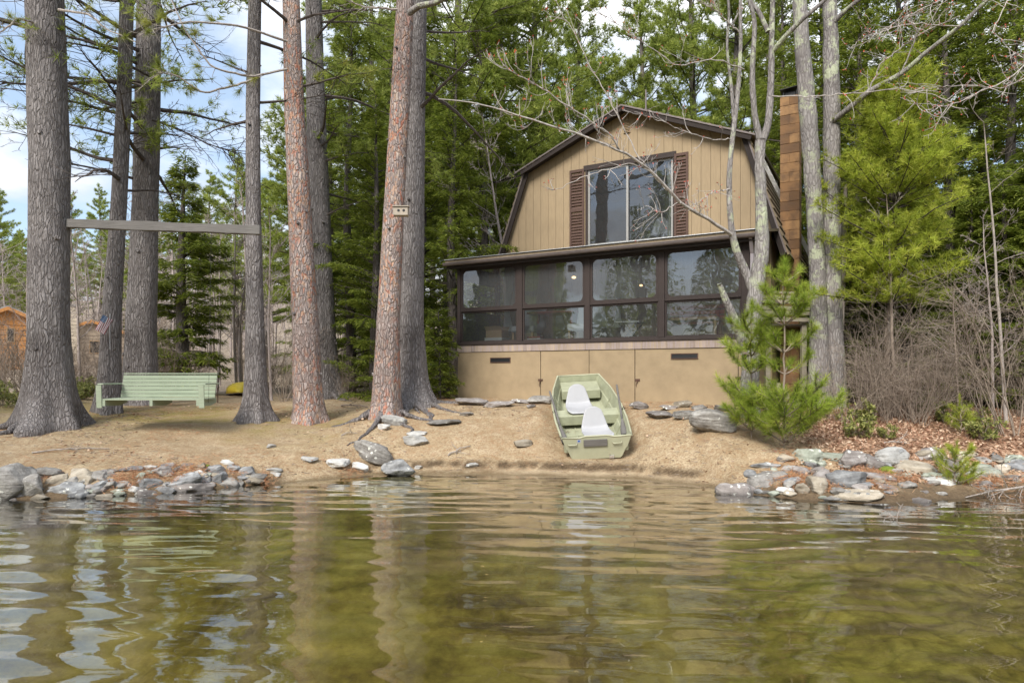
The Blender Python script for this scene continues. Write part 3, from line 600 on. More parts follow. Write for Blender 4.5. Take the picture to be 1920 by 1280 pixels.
# ladder leaning on the right roof slope
la, lb = PX(1404, 248, 13.95), PX(1520, 482, 14.55); ld = tag(empty('ladder', tuple(lb)), 'aluminium ladder leaning on the right roof slope behind the chimney', 'ladder')
lb = lb + (lb - la) * .45
dd = (lb - la) / np.linalg.norm(lb - la); sd_ = np.array([nS[0], nS[1], 0]) * .36; nn_ = np.cross(dd, sd_); nn_ /= np.linalg.norm(nn_)
ld.location = tuple(lb)
for q in (0, 1): MB().bar(la - lb + sd_ * q, sd_ * q, .028, .075, up=nn_).build('rail', M['alu'], ld)
mb = MB(); Ld = np.linalg.norm(lb - la)
for t in np.arange(.2, Ld, .3): p = -dd * t; mb.tube([p + sd_ * .04, p + sd_ * .96], .016, 8)
mb.build('rungs', M['alu'], ld)
# weathered side deck, right of the cabin
dk = tag(empty('side_deck', (5.7, 13.3, 1.0)), 'weathered grey board deck and rail at the right side of the cabin', 'deck')
mb = MB()
for i in range(9): y_ = 12.9 + i * .15; mb.box(4.95 - 5.7, 7.1 - 5.7, y_ - 13.3, y_ + .14 - 13.3, 1.42 + random.uniform(0, .006), 1.45 + .006)
mb.build('deck_boards', M['wood_deck'], dk)
mb = MB()
for i, zc in enumerate((3.06, 2.97, 2.88, 2.76, 2.66, 2.55)): mb.bar((4.75 - 5.7, 12.78 - 13.3 - .004 * i, zc - 1 + random.uniform(-.01, .01)), (7.0 - 5.7, 12.86 - 13.3, zc - 1 - .03 + random.uniform(-.015, .015)), .03, .07 if i else .04)
mb.build('rail_boards', M['wood_deck'], dk)
for x_ in (4.95, 5.65, 6.3, 6.95): MB().box(x_ - 5.7 - .045, x_ - 5.7 + .045, 12.88 - 13.3, 12.97 - 13.3, -.15, 2.05).build('deck_post', M['wood_deck'], dk)

# furniture seen through the porch glass
HA = math.atan2(dU[1], dU[0])
def hobj(name, u, s, z, label, cat, group=None): p = HW(u, s, z); return tag(empty(name, tuple(p), HA), label, cat, group)
t = hobj('dining_table', 1.95, .95, 2.08, 'dark red wooden table inside the second porch bay', 'table'); bevel(MB().box(-.55, .55, -.35, .35, .70, .75).build('tabletop', M['red_wood'], t), .008)
for q in ((-.4), (.4)): MB().prism([(q - .03, -.06, .0), (q - .03, .06, 0), (q - .03, .12, .70), (q - .03, -.12, .70)], (.06, 0, 0)).build('leg', M['red_wood'], t)
t = hobj('side_table', 4.98, .6, 2.08, 'low red-brown bench table behind the last porch bay', 'table'); bevel(MB().box(-.6, .5, -.25, .25, .42, .47).build('tabletop', M['tan_wood'], t), .006)
for x_, y_ in ((-.54, -.2), (.44, -.2), (-.54, .2), (.44, .2)): MB().box(x_, x_ + .05, y_ - .02, y_ + .03, 0, .42).build('leg', M['tan_wood'], t)
t = hobj('settee', 4.85, 1.25, 2.08, 'red slatted settee behind the low bench table', 'settee'); bevel(MB().box(-.55, .55, -.25, .2, .38, .44).build('seat', M['red_wood'], t), .01)
mb = MB(); [mb.box(-.55, .55, .2, .23, .5 + i * .11, .58 + i * .11) for i in range(3)]; mb.build('backrest', M['red_wood'], t)
for x_ in (-.53, .48): MB().box(x_, x_ + .05, -.22, -.17, 0, .62).build('leg', M['red_wood'], t)
def cushion_chair(u, s, label, fab):
    t = hobj('lounge_chair', u, s, 2.08, label, 'chair')
    bevel(MB().box(-.28, .28, -.28, .25, .30, .44).build('seat', fab, t, smooth=False), .05, 3)
    o = bevel(MB().box(-.28, .28, 0, .13, 0, .5).build('backrest', fab, t), .05, 3); o.location = (0, .2, .4); o.rotation_euler = (R(-14), 0, 0)
    for x_, y_ in ((-.25, -.25), (.21, -.25), (-.25, .2), (.21, .2)): MB().box(x_, x_ + .04, y_, y_ + .04, 0, .3).build('leg', M['tan_wood'], t)
cushion_chair(1.42, .62, 'grey cushioned lounge chair in the second porch bay', M['cloth_grey']); cushion_chair(2.75, .6, 'pale cushioned lounge chair beside the middle porch post', M['white_cloth'])
t = hobj('folding_table', 3.75, .6, 2.08, 'small folding table with a pale top in the third porch bay', 'table')
bevel(MB().box(-.25, .25, -.2, .2, .42, .45).build('tabletop', M['white_cloth'], t), .01)
for s_ in (-1, 1):
    for y_ in (-.15, .15): MB().bar((-.2 * s_, y_ + .012 * s_, 0), (.2 * s_, y_ + .012 * s_, .42), .02, .03, up=(0, 1, 0)).build('leg', M['black'], t)
t = hobj('cardboard_box', .75, .45, 2.08, 'open cardboard box on the floor of the first porch bay', 'box'); MB().box(-.2, .2, -.15, .15, .2, .36).build('box_body', M['cardboard'], t); MB().prism([(-.2, -.15, .361), (.2, -.15, .361), (.2, -.22, .44), (-.2, -.22, .44)], (0, .004, .004)).prism([(-.2, .15, .361), (.2, .15, .361), (.2, .2, .45), (-.2, .2, .45)], (0, .004, .004)).build('flap', M['cardboard'], t); MB().box(-.22, .22, -.17, .17, 0, .198).build('box_base', M['white_cloth'], t)
t = hobj('book_stack', 1.78, .3, 2.08, 'short stack of books and papers on the porch floor', 'books'); mb = MB(); [mb.box(-.16 + random.uniform(-.02, .02), .16 + random.uniform(-.02, .02), -.1, .1, .04 * i, .04 * i + .034, i % 2) for i in range(5)]; mb.build('books', [M['red_wood'], M['white_cloth']], t)
def curtain(u0, u1, s, z0, z1, name_label, swing):
    u = np.linspace(0, 1, 40); z = np.linspace(z0, z1, 14); U, Z = np.meshgrid(u, z); q = (Z - z0) / (z1 - z0)
    cc_ = u0 + (u1 - u0) * (.5 + (U - .5) * (1 - .62 * np.exp(-((q - .42) / .28) ** 2))) + swing * np.exp(-((q - .42) / .28) ** 2)
    Y = .03 * np.sin(U * 34) + s; n = 40; i = np.arange(13)[:, None] * n + np.arange(39)[None]
    pts = np.stack([cc_.ravel(), Y.ravel(), Z.ravel()], 1); W = np.array([HW(*p) for p in pts]); b0 = HW((u0 + u1) / 2, s, z0)
    o = MB().add(W - b0, np.stack([i, i + 1, i + n + 1, i + n], 2).reshape(-1, 4)).build('curtain', M['white_cloth'], smooth=True, loc=tuple(b0)); tag(o, name_label, 'curtain', 'curtains inside the cabin glazing')
for a, b, sw, lb_ in ((.22, .5, -.04, 'tied white curtain at the left end of the porch'), (1.6, 1.85, -.05, 'tied white curtain left in the second porch bay'), (2.55, 2.85, .03, 'tied white curtain right in the second porch bay'), (3.0, 3.2, 0, 'narrow white curtain left in the third porch bay'), (3.95, 4.2, .03, 'narrow white curtain right in the third porch bay')):
    curtain(a, b, 1.62, 2.5, 3.8, lb_, sw)
curtain(4.08, 4.24, 1.99, 4.42, 6.0, 'white curtain at the right edge of the upstairs window', 0)
for px, py, s, r, lb_ in ((1202, 535, 1.3, .035, 'small bright bulb lamp glowing in the third porch bay'), (1076, 520, 1.45, .05, 'warm glowing lamp in the second porch bay'), (908, 533, 1.45, .045, 'dim warm lamp in the first porch bay')):
    u = hu(px, s); z_ = hz(px, py, s); p = HW(u, s, z_); l_ = tag(empty('hanging_lamp', tuple(p)), lb_, 'lamp', 'lamps hanging in the porch')
    th = np.linspace(-math.pi / 2, math.pi / 2, 8); MB().tube([(0, 0, r * .6 * math.sin(a)) for a in th], [max(r * math.cos(a), .002) for a in th], 12).build('bulb', M['lamp'], l_, smooth=True)
    MB().tube([(0, 0, .06), (0, 0, max(.1, 4.1 - z_))], .005, 5).build('cord', M['black'], l_)
for u, s, lb_ in ((3.75, 2.45, 'white molded chair seen low in the upstairs window'), (3.98, 2.75, 'second white molded chair by the upstairs curtain')):
    t = hobj('white_chair', u, s, 4.2, lb_, 'chair'); bevel(MB().box(-.2, .2, -.2, .2, .36, .40).build('seat', M['plastic_white'], t), .015)
    a_ = [(.21 * math.cos(q), .2, .42 + .42 * math.sin(q)) for q in np.linspace(0, math.pi, 12)]; MB().prism(a_, (0, .03, 0)).build('backrest', M['plastic_white'], t)
    for x_, y_ in ((-.18, -.18), (.15, -.18), (-.18, .15), (.15, .15)): MB().box(x_, x_ + .03, y_, y_ + .03, 0, .36).build('leg', M['plastic_white'], t)

# ------------------------------------------------------------------ rowing boat on the beach
bt = tag(empty('jon_boat', (0, 0, 0)), 'pale green flat-bottomed boat pulled up on the beach, stern to the water', 'boat')
L_ = 2.72; NS = 22
def bw(t): return np.interp(t, [0, .25, .5, .75, 1], [.525, .57, .575, .515, .385])      # half width at the gunwale
def bb(t): return np.interp(t, [0, .3, .6, .85, 1], [.39, .43, .43, .36, .27])            # half width of the bottom
def bz(t): return np.interp(t, [0, .6, .8, .92, 1], [0, 0, .03, .09, .17])               # keel rise
def tz(t): return np.interp(t, [0, .5, 1], [.36, .36, .42])
TS = np.linspace(0, 1, NS + 1); hull = MB()
def sec(t, th=0):
    w, b, z0, z1 = bw(t) - th, bb(t) - th, bz(t) + th, tz(t); y = t * L_
    pts = [(-w, y, z1), (-(w * .55 + b * .45), y, z0 + (z1 - z0) * .48), (-(w * .5 + b * .5) + 0.012, y, z0 + (z1 - z0) * .44), (-b, y, z0 + .03), (-b + .03, y, z0)]
    return pts + [(-p[0], p[1], p[2]) for p in pts[::-1]]
for th, flip in ((0, False), (.012, True)):
    V = np.array([sec(t, th) for t in TS]).reshape(-1, 3); i = np.arange(NS)[:, None] * 10 + np.arange(9)[None]
    f = np.stack([i, i + 1, i + 11, i + 10], 2).reshape(-1, 4); hull.add(V, f[:, ::-1] if flip else f, 1 if flip else 0)
ho = hull.build('hull', [M['boat_paint'], M['boat_inside']], bt)
s0_ = sec(0); s1_ = sec(1)
def lean(p, k): return (p[0], p[1] + k * (p[2] - .0), p[2])
tp = list(s0_); tp2 = [(.0 + q[0], q[1] - .012, q[2]) for q in tp]
mid = [(.26, -.012, .35), (.17, -.012, .372), (-.17, -.012, .372), (-.26, -.012, .35)]
MB().prism(tp2 + mid, (0, .026, 0)).build('transom', M['boat_paint'], bt)
MB().prism([(q[0], q[1] - .012, q[2]) for q in s1_], (0, .024, 0)).build('bow_plate', M['boat_inside'], bt)
gw = MB()
for s_ in (-1, 1): gw.tube([(s_ * (bw(t) + .006), t * L_, tz(t) + .004) for t in TS], .017, 8)
gw.tube([(-bw(1), L_, .424), (bw(1), L_, .424)], .016, 8); gw.tube([(-.53, -.005, .364), (-.26, -.005, .352), (-.17, -.005, .375), (.17, -.005, .375), (.26, -.005, .352), (.53, -.005, .364)], .014, 8)
gw.build('gunwale', M['boat_paint'], bt, smooth=True)
for t0, t1, zc in ((.0, .13, .20), (.40, .52, .26), (.80, .995, .31)):
    w = float(min(bw(t0), bw(t1))) - .035; bevel(MB().box(-w, w, t0 * L_ + .016, t1 * L_ - .02, zc - (.17 if t0 else .1), zc).build('thwart', M['boat_inside'], bt), .012)
rb = MB()
for t in (.2, .3, .62, .72): rb.bar((-bb(t) + .03, t * L_, .022), (bb(t) - .03, t * L_, .022), .03, .014)
for x_ in (-.22, -.08, .08, .22): rb.bar((x_, .14 * L_, .019), (x_, .78 * L_, .019), .02, .012)
for t in (.27, .68):
    for s_ in (-1, 1): rb.bar((s_ * (bb(t) - .01), t * L_, .05), (s_ * (bw(t) - .022), t * L_, .33), .03, .012, up=(0, 1, 0))
rb.build('rib', M['boat_inside'], bt)
bevel(MB().box(-.2, .16, -.036, -.013, .215, .325).build('motor_board', M['wood_grey'], bt), .004)
for x_ in (-.37, .31): MB().tube([(x_ - .07, -.014, .27), (x_ - .06, -.04, .255), (x_ + .06, -.04, .255), (x_ + .07, -.014, .27)], .009, 8).build('handle', M['boat_paint'], bt, smooth=True)
MB().box(-.30, -.235, -.0142, -.0128, .275, .335).box(-.285, -.255, -.0155, -.0143, .295, .32, 1).build('sticker', [M['plastic_white'], M['blue']], bt)
MB().box(.19, .26, -.035, -.013, .005, .05).build('drain_bracket', M['alu'], bt)
MB().box(-.07, .05, .38 * L_, .399 * L_, .12, .24).build('seat_bracket', M['black'], bt)
for s_ in (-1, 1): MB().tube([(s_ * .555, 1.0, .37), (s_ * .575, 1.0, .43), (s_ * .60, 1.0, .40), (s_ * .575, 1.0, .365)], .007, 6).build('oarlock', M['black'], bt)
def boat_place(o):
    p = np.array([1.30, 10.22, gz(1.3, 10.22) + .01]); o.location = tuple(p)
    o.rotation_mode = 'YXZ'; o.rotation_euler = (R(18.5), R(-3.2), R(.5)); return o
boat_place(bt); bpy.context.view_layer.update(); BM = bt.matrix_basis.copy()
def seat_mesh():                                    # moulded shell: seat pan curving up to a tall back
    n, m_ = 15, 25; V = []
    for j in range(m_):
        q = j / (m_ - 1); prog = np.interp(q, [0, .38, .5, 1], [0, .38, .48, .56]); rise = np.interp(q, [0, .06, .2, .38, .46, .54, 1], [-.02, 0, .0, .015, .05, .09, .40])
        w = np.interp(q, [0, .38, .6, 1], [.235, .23, .20, .125]) * (1 - max(0, (.09 - q) / .09) ** 2.2 * .32) * math.sqrt(max(1 - max(0, (q - .86) / .14) ** 2.2 * .93, .02))
        for i in range(n):
            a = (i / (n - 1) - .5) * 2; V.append((a * w, prog, rise + .05 * abs(a) ** 3 * max(0, 1 - q * 1.15) * min(1, q * 9)))
    V = np.array(V); i = np.arange(m_ - 1)[:, None] * n + np.arange(n - 1)[None]; f = np.stack([i, i + 1, i + n + 1, i + n], 2).reshape(-1, 4); return V, f
sv, sf = seat_mesh()
for loc, lb_, rz in (((.085, .16, .27), 'white moulded boat seat nearest the stern', 4), ((-.10, 1.13, .32), 'white moulded boat seat toward the bow', 2)):
    e = empty('boat_seat'); tag(e, lb_, 'seat', 'white seats in the boat'); e.rotation_mode = 'QUATERNION'
    e.location = BM @ Vector(loc); from mathutils import Matrix, Euler
    e.rotation_quaternion = (BM.to_3x3() @ Euler((R(-12), 0, R(rz))).to_matrix()).to_quaternion()
    o = MB().add(sv, sf).build('shell', M['plastic_white'], e, smooth=True); sm = o.modifiers.new('t', 'SOLIDIFY'); sm.thickness = .022; bm_ = o.modifiers.new('s', 'SUBSURF'); bm_.levels = 1; bm_.render_levels = 1
    MB().tube([(0, .18, -.09), (0, .18, .0)], .05, 10).build('swivel', M['alu'], e)
for s_, lb_, y0 in ((-1, 'grey wooden oar along the left gunwale', 0.1), (1, 'grey wooden oar along the right gunwale', .25)):
    e = empty('oar'); tag(e, lb_, 'oar', 'oars in the boat'); e.matrix_basis = BM @ Matrix.Translation((s_ * .47, y0, .235))
    a = np.array((0, 0, 0.)); b = np.array((s_ * .13, 1.62, .26))
    MB().tube([a + (b - a) * t for t in np.linspace(.3, 1, 8)], [.018] * 6 + [.02, .016], 8).build('shaft', M['wood_grey'], e, smooth=True)
    MB().tube([a + (b - a) * t for t in (.0, .03, .1, .2, .3)], [.045, .055, .055, .035, .018], 8).build('blade', M['wood_grey'], e, smooth=True).scale = (1, 1, 1)

# ------------------------------------------------------------------ bench swing, beam, flag, bird house, kayak
bs = tag(empty('bench_swing', (-5.56, 10.58, .0)), 'pale green slatted bench swing hanging between two pines', 'swing')
zs = 1.10; hw = .76
mb = MB()
for i in range(6): zc = zs + .045 + i * .06; yb = .2 + (i * .06) * .25; mb.bar((-hw, yb, zc), (hw, yb, zc), .022, .053)
mb.box(-hw, hw, .275, .33, zs + .392, zs + .408); mb.build('backrest', M['green_paint'], bs)
mb = MB(); [mb.box(-hw - .02, hw + .02, -.30 + i * .085, -.225 + i * .085, zs - .012, zs + .012) for i in range(6)]; mb.build('seat', M['green_paint'], bs)
for x_ in (-hw, -.03, hw - .07): MB().prism([(x_, -.30, zs - .013), (x_, -.30, zs - .10), (x_, .1, zs - .11), (x_, .3, zs - .07), (x_, .3, zs - .013)], (.045, 0, 0)).build('seat_support', M['green_paint'], bs)
for s_ in (-1, 1):
    x_ = s_ * (hw + .03); ar = bevel(MB().prism([(x_ - .045, -.30, zs + .225), (x_ + .045, -.30, zs + .225), (x_ + .045, .20, zs + .225), (x_ - .03 * 1, .26, zs + .225)], (0, 0, .022)).build('armrest', M['green_paint'], bs), .005)
    MB().prism([(x_ - .012 - .04, -.33, zs + .22), (x_ - .012 - .04, -.31, zs - .13), (x_ - .012 + .04, -.31, zs - .13), (x_ - .012 + .04, -.33, zs + .22)], (0, .02, 0)).build('arm_support', M['green_paint'], bs)
    cp = np.array([x_, -.1, zs - .06]); ctop = np.array([s_ * (hw + .02), .02, 3.86]); mb = MB()
    n_ = 90; [mb.tube([cp + (ctop - cp) * (i / n_), cp + (ctop - cp) * ((i + .55) / n_)], .0035, 4) for i in range(n_)]; mb.tube([cp, ctop], .0015, 4); mb.build('chain', M['black'], bs)
be = MB(); a = PX(128, 419, 10.62); b = PX(489, 432, 10.62); n_ = 24
bmv = []; 
for i in range(n_ + 1):
    p = a + (b - a) * i / n_; j = [.07 + .008 * (vn3(np.array([[i * .7, q, 0]]), 3)[0] - .5) * 2 for q in range(4)]
    bmv += [(p[0], p[1] - .05, p[2] - j[0]), (p[0], p[1] + .05, p[2] - j[1]), (p[0], p[1] + .05, p[2] + j[2]), (p[0], p[1] - .05, p[2] + j[3])]
bmv = np.array(bmv) - a; i = np.arange(n_)[:, None] * 4 + np.arange(4)[None]; k = np.arange(n_)[:, None] * 4 + (np.arange(4)[None] + 1) % 4
be.add(bmv, np.stack([i, k, k + 4, i + 4], 2).reshape(-1, 4)); be.poly += [([3, 2, 1, 0], 0), ([n_ * 4, n_ * 4 + 1, n_ * 4 + 2, n_ * 4 + 3], 0)]
tag(bevel(be.build('swing_beam', M['wood_grey'], loc=tuple(a)), .008), 'weathered grey timber beam spiked between two pines above the swing', 'beam')

fl = tag(empty('flag', tuple(PX(206, 655, 11.62))), 'small striped flag on a white stick pinned to a pine trunk', 'flag')
MB().tube([(0, 0, 0), (.0, 0, .62)], .006, 6).build('stick', M['flag_white'], fl)
fm = MB(); fa = R(-28); fw_, fh_ = .19, .29
def fp(u, v): 
    x = -fw_ / 2 + u * fw_; z = -v * fh_; wv = .012 * math.sin(u * 9 + v * 3)
    return (x * math.cos(fa) - z * math.sin(fa) - .02, -.03 + wv, .56 + x * math.sin(fa) + z * math.cos(fa))
for i in range(13):
    u0, u1 = i / 13, (i + 1) / 13; v0 = .4 if i < 7 else 0.0
    for v_a, v_b in ((v0, (v0 + 1) / 2), ((v0 + 1) / 2, 1)): fm.quad(fp(u0, v_a), fp(u1, v_a), fp(u1, v_b), fp(u0, v_b), i % 2)
for q in range(4): fm.quad(fp(q / 4 * 7 / 13, 0), fp((q + 1) / 4 * 7 / 13, 0), fp((q + 1) / 4 * 7 / 13, .4), fp(q / 4 * 7 / 13, .4), 2)
for r_ in range(5):
    for c_ in range(4):
        u, v_ = (.06 + r_ * .105), (.05 + c_ * .09); p = np.array(fp(u, v_)); s_ = .006; fm.add([p + (-s_, -.003, 0), p + (0, -.003, -s_), p + (s_, -.003, 0), p + (0, -.003, s_)], [[0, 1, 2, 3]], 1)
fm.build('cloth', [M['flag_red'], M['flag_white'], M['flag_blue']], fl)

bh = tag(empty('bird_house', tuple(PX(752, 405, 11.0))), 'small grey wooden bird house with two holes on a pine', 'bird house')
bevel(MB().box(-.12, .12, -.07, .07, 0, .135).build('box_body', M['bird_wood'], bh), .004)
MB().prism([(-.135, -.09, .137), (-.135, .075, .15), (-.135, .075, .165), (-.135, -.09, .152)], (.27, 0, 0)).build('lid', M['bird_wood'], bh)
for x_ in (-.03, .055): MB().tube([(x_, -.0735, .075), (x_, -.069, .075)], .022, 14).build('entrance_hole', M['black'], bh)

ky = tag(empty('kayak', tuple(G(424, 742, 13, 25) + [.15, .6, .16]), R(108)), 'yellow kayak lying upturned behind the swing', 'kayak')
mb = MB(); n_ = 20; T_ = np.linspace(-1, 1, n_); V = []
for t in T_:
    w = .38 * (1 - abs(t) ** 2.6) + .012; h = .27 * (1 - abs(t) ** 3.5) + .02
    V += [(t * 1.35 + .3, w * math.cos(a), h * (math.sin(a) ** .6 if math.sin(a) > 0 else 0) - .12 + .05 * t * t) for a in np.linspace(0, math.pi, 11)]
i = np.arange(n_ - 1)[:, None] * 11 + np.arange(10)[None]; mb.add(V, np.stack([i, i + 1, i + 12, i + 11], 2).reshape(-1, 4)).build('hull', M['yellow'], ky, smooth=True).modifiers.new('s', 'SOLIDIFY').thickness = .01
MB().tube([(-1.03 + .02, 0, -.06), (1.63, 0, -.06)], .014, 6).build('keel_strip', M['yellow'], ky)
st = G(408, 755, 9, 20); tag(MB().tube([(0, 0, -.1), (.003, 0, .2), (0, 0, .33)], .010, 6).build('iron_stake', M['iron'], loc=tuple(st)), 'thin rusty iron stake in the ground beside the swing', 'stake')

# ------------------------------------------------------------------ far buildings on the left
def far_gable(name, px, D, w, h, d, rise, wall, roof, label, rz, cat='house'):
    x = k2x(px) * D; z0 = gz(x, D) - .3; e = tag(empty(name, (x, D, z0), R(rz)), label, cat)
    n_log = int(h / .28); mb = MB()
    for i in range(n_log): zz0 = i * h / n_log; mb.box(-w / 2, w / 2, 0, d, zz0, zz0 + h / n_log - .03)
    mb.prism([(-w / 2 + .02, .02, h), (w / 2 - .02, .02, h), (0, .02, h + rise - .05)], (0, d - .04, 0)); mb.build('wall', wall, e)
    r_ = MB(); o_ = .3
    for s in (-1, 1): r_.prism([(0, -o_, h + rise), (s * (w / 2 + .5), -o_, h - rise * .18 + .0), (s * (w / 2 + .5), -o_, h - rise * .18 + .15), (0, -o_, h + rise + .15)], (0, d + 2 * o_, 0))
    ro = r_.build('roof', roof, e)
    for s in (-1, 1): MB().prism([(0, -o_ - .03, h + rise + .1), (s * (w / 2 + .5), -o_ - .03, h - rise * .18 + .1), (s * (w / 2 + .5), -o_ - .03, h - rise * .18 - .12), (0, -o_ - .03, h + rise - .12)], (0, .028, 0)).build('barge_board', M['orange_log'], e)
    return e
def fwin(e, x, z, w, h, y=0):
    f_ = MB().box(x - w / 2 - .06, x + w / 2 + .06, y - .03, y - .002, z - h / 2 - .06, z - h / 2).box(x - w / 2 - .06, x + w / 2 + .06, y - .03, y - .002, z + h / 2, z + h / 2 + .06).box(x - w / 2 - .06, x - w / 2, y - .03, y - .002, z - h / 2, z + h / 2).box(x + w / 2, x + w / 2 + .06, y - .03, y - .002, z - h / 2, z + h / 2).build('window', M['tan_wood'], e)
    MB().box(x - w / 2, x + w / 2, y - .015, y - .003, z - h / 2, z + h / 2).build('pane', M['black'], f_)
e = far_gable('log_house', 14, 40, 3.9, 3.0, 6, 1.0, M['orange_log'], M['roof_blue'], 'orange log house with a blue metal roof far left', 43)
fwin(e, .15, 2.4, .3, .75); fwin(e, -1.2, .9, .9, .9); fwin(e, 1.55, 2.0, .3, .7); fwin(e, 1.2, .8, .5, 1.0)
e = far_gable('stone_cottage', 172, 52, 6.0, 2.6, 6, 1.1, M['stone_far'], M['stone_far'], 'tan stone cottage with a chimney seen between two trunks', 33)
fwin(e, .2, 1.7, .6, .9); fwin(e, -1.8, 1.6, .5, .8)
chn = MB(); [chn.box(-1.75, -.95, -.55 + .0, -.04, i * .28, i * .28 + .26) for i in range(17)]; chn = chn.build('chimney', M['stone_white'], e); MB().box(-1.85, -.85, -.62, .0, 17 * .28, 17 * .28 + .16).build('chimney_cap', M['rock_pale'], chn)
# ------------------------------------------------------------------ rocks
from mathutils import geometry
import bmesh
def ico(sub):
    bm = bmesh.new(); bmesh.ops.create_icosphere(bm, subdivisions=sub, radius=1); V = np.array([v.co[:] for v in bm.verts]); Fc = np.array([[v.index for v in f.verts] for f in bm.faces]); bm.free(); return V, Fc
IV, IF = ico(4); IV3, IF3 = ico(3)
def rock(name, c, w, h, d, matn, label, group=None, cat='rock', seed=None, tilt=0, yaw=None, angular=1.0, detail=True):
    r = np.random.default_rng(seed if seed is not None else rng.integers(1e9)); V = (IV if detail else IV3).copy(); sgn = np.sign(V)
    V = sgn * np.abs(V) ** .8; V /= np.abs(V).max()
    for _ in range(int(7 + 5 * angular)):
        n = r.normal(size=3); n /= np.linalg.norm(n); lim = r.uniform(.52, .85) ; dd = V @ n; ex = np.maximum(dd - lim, 0); V -= np.outer(ex * (.75 + .25 * angular), n)
    V += (fb3(V * 1.6 + r.uniform(0, 50, 3), 3, 3)[:, None] - .5) * V * .35
    V += (fb3(V * 5 + r.uniform(0, 50, 3), 3, 4)[:, None] - .5) * V * .20
    V[:, 0] *= w / 2; V[:, 1] *= d / 2; V[:, 2] *= h / 2
    mb = MB().add(V, IF if detail else IF3)
    o = mb.build(name, M[matn], smooth=True, loc=tuple(c)); o.rotation_euler = (r.uniform(-.12, .12), tilt, yaw if yaw is not None else r.uniform(-.35, .35))
    return tag(o, label, cat, group)
G_, B_, T_, W_, P_, N_ = 'rock_grey', 'rock_blue', 'rock_tan', 'rock_pale', 'rock_purple', 'rock_green'
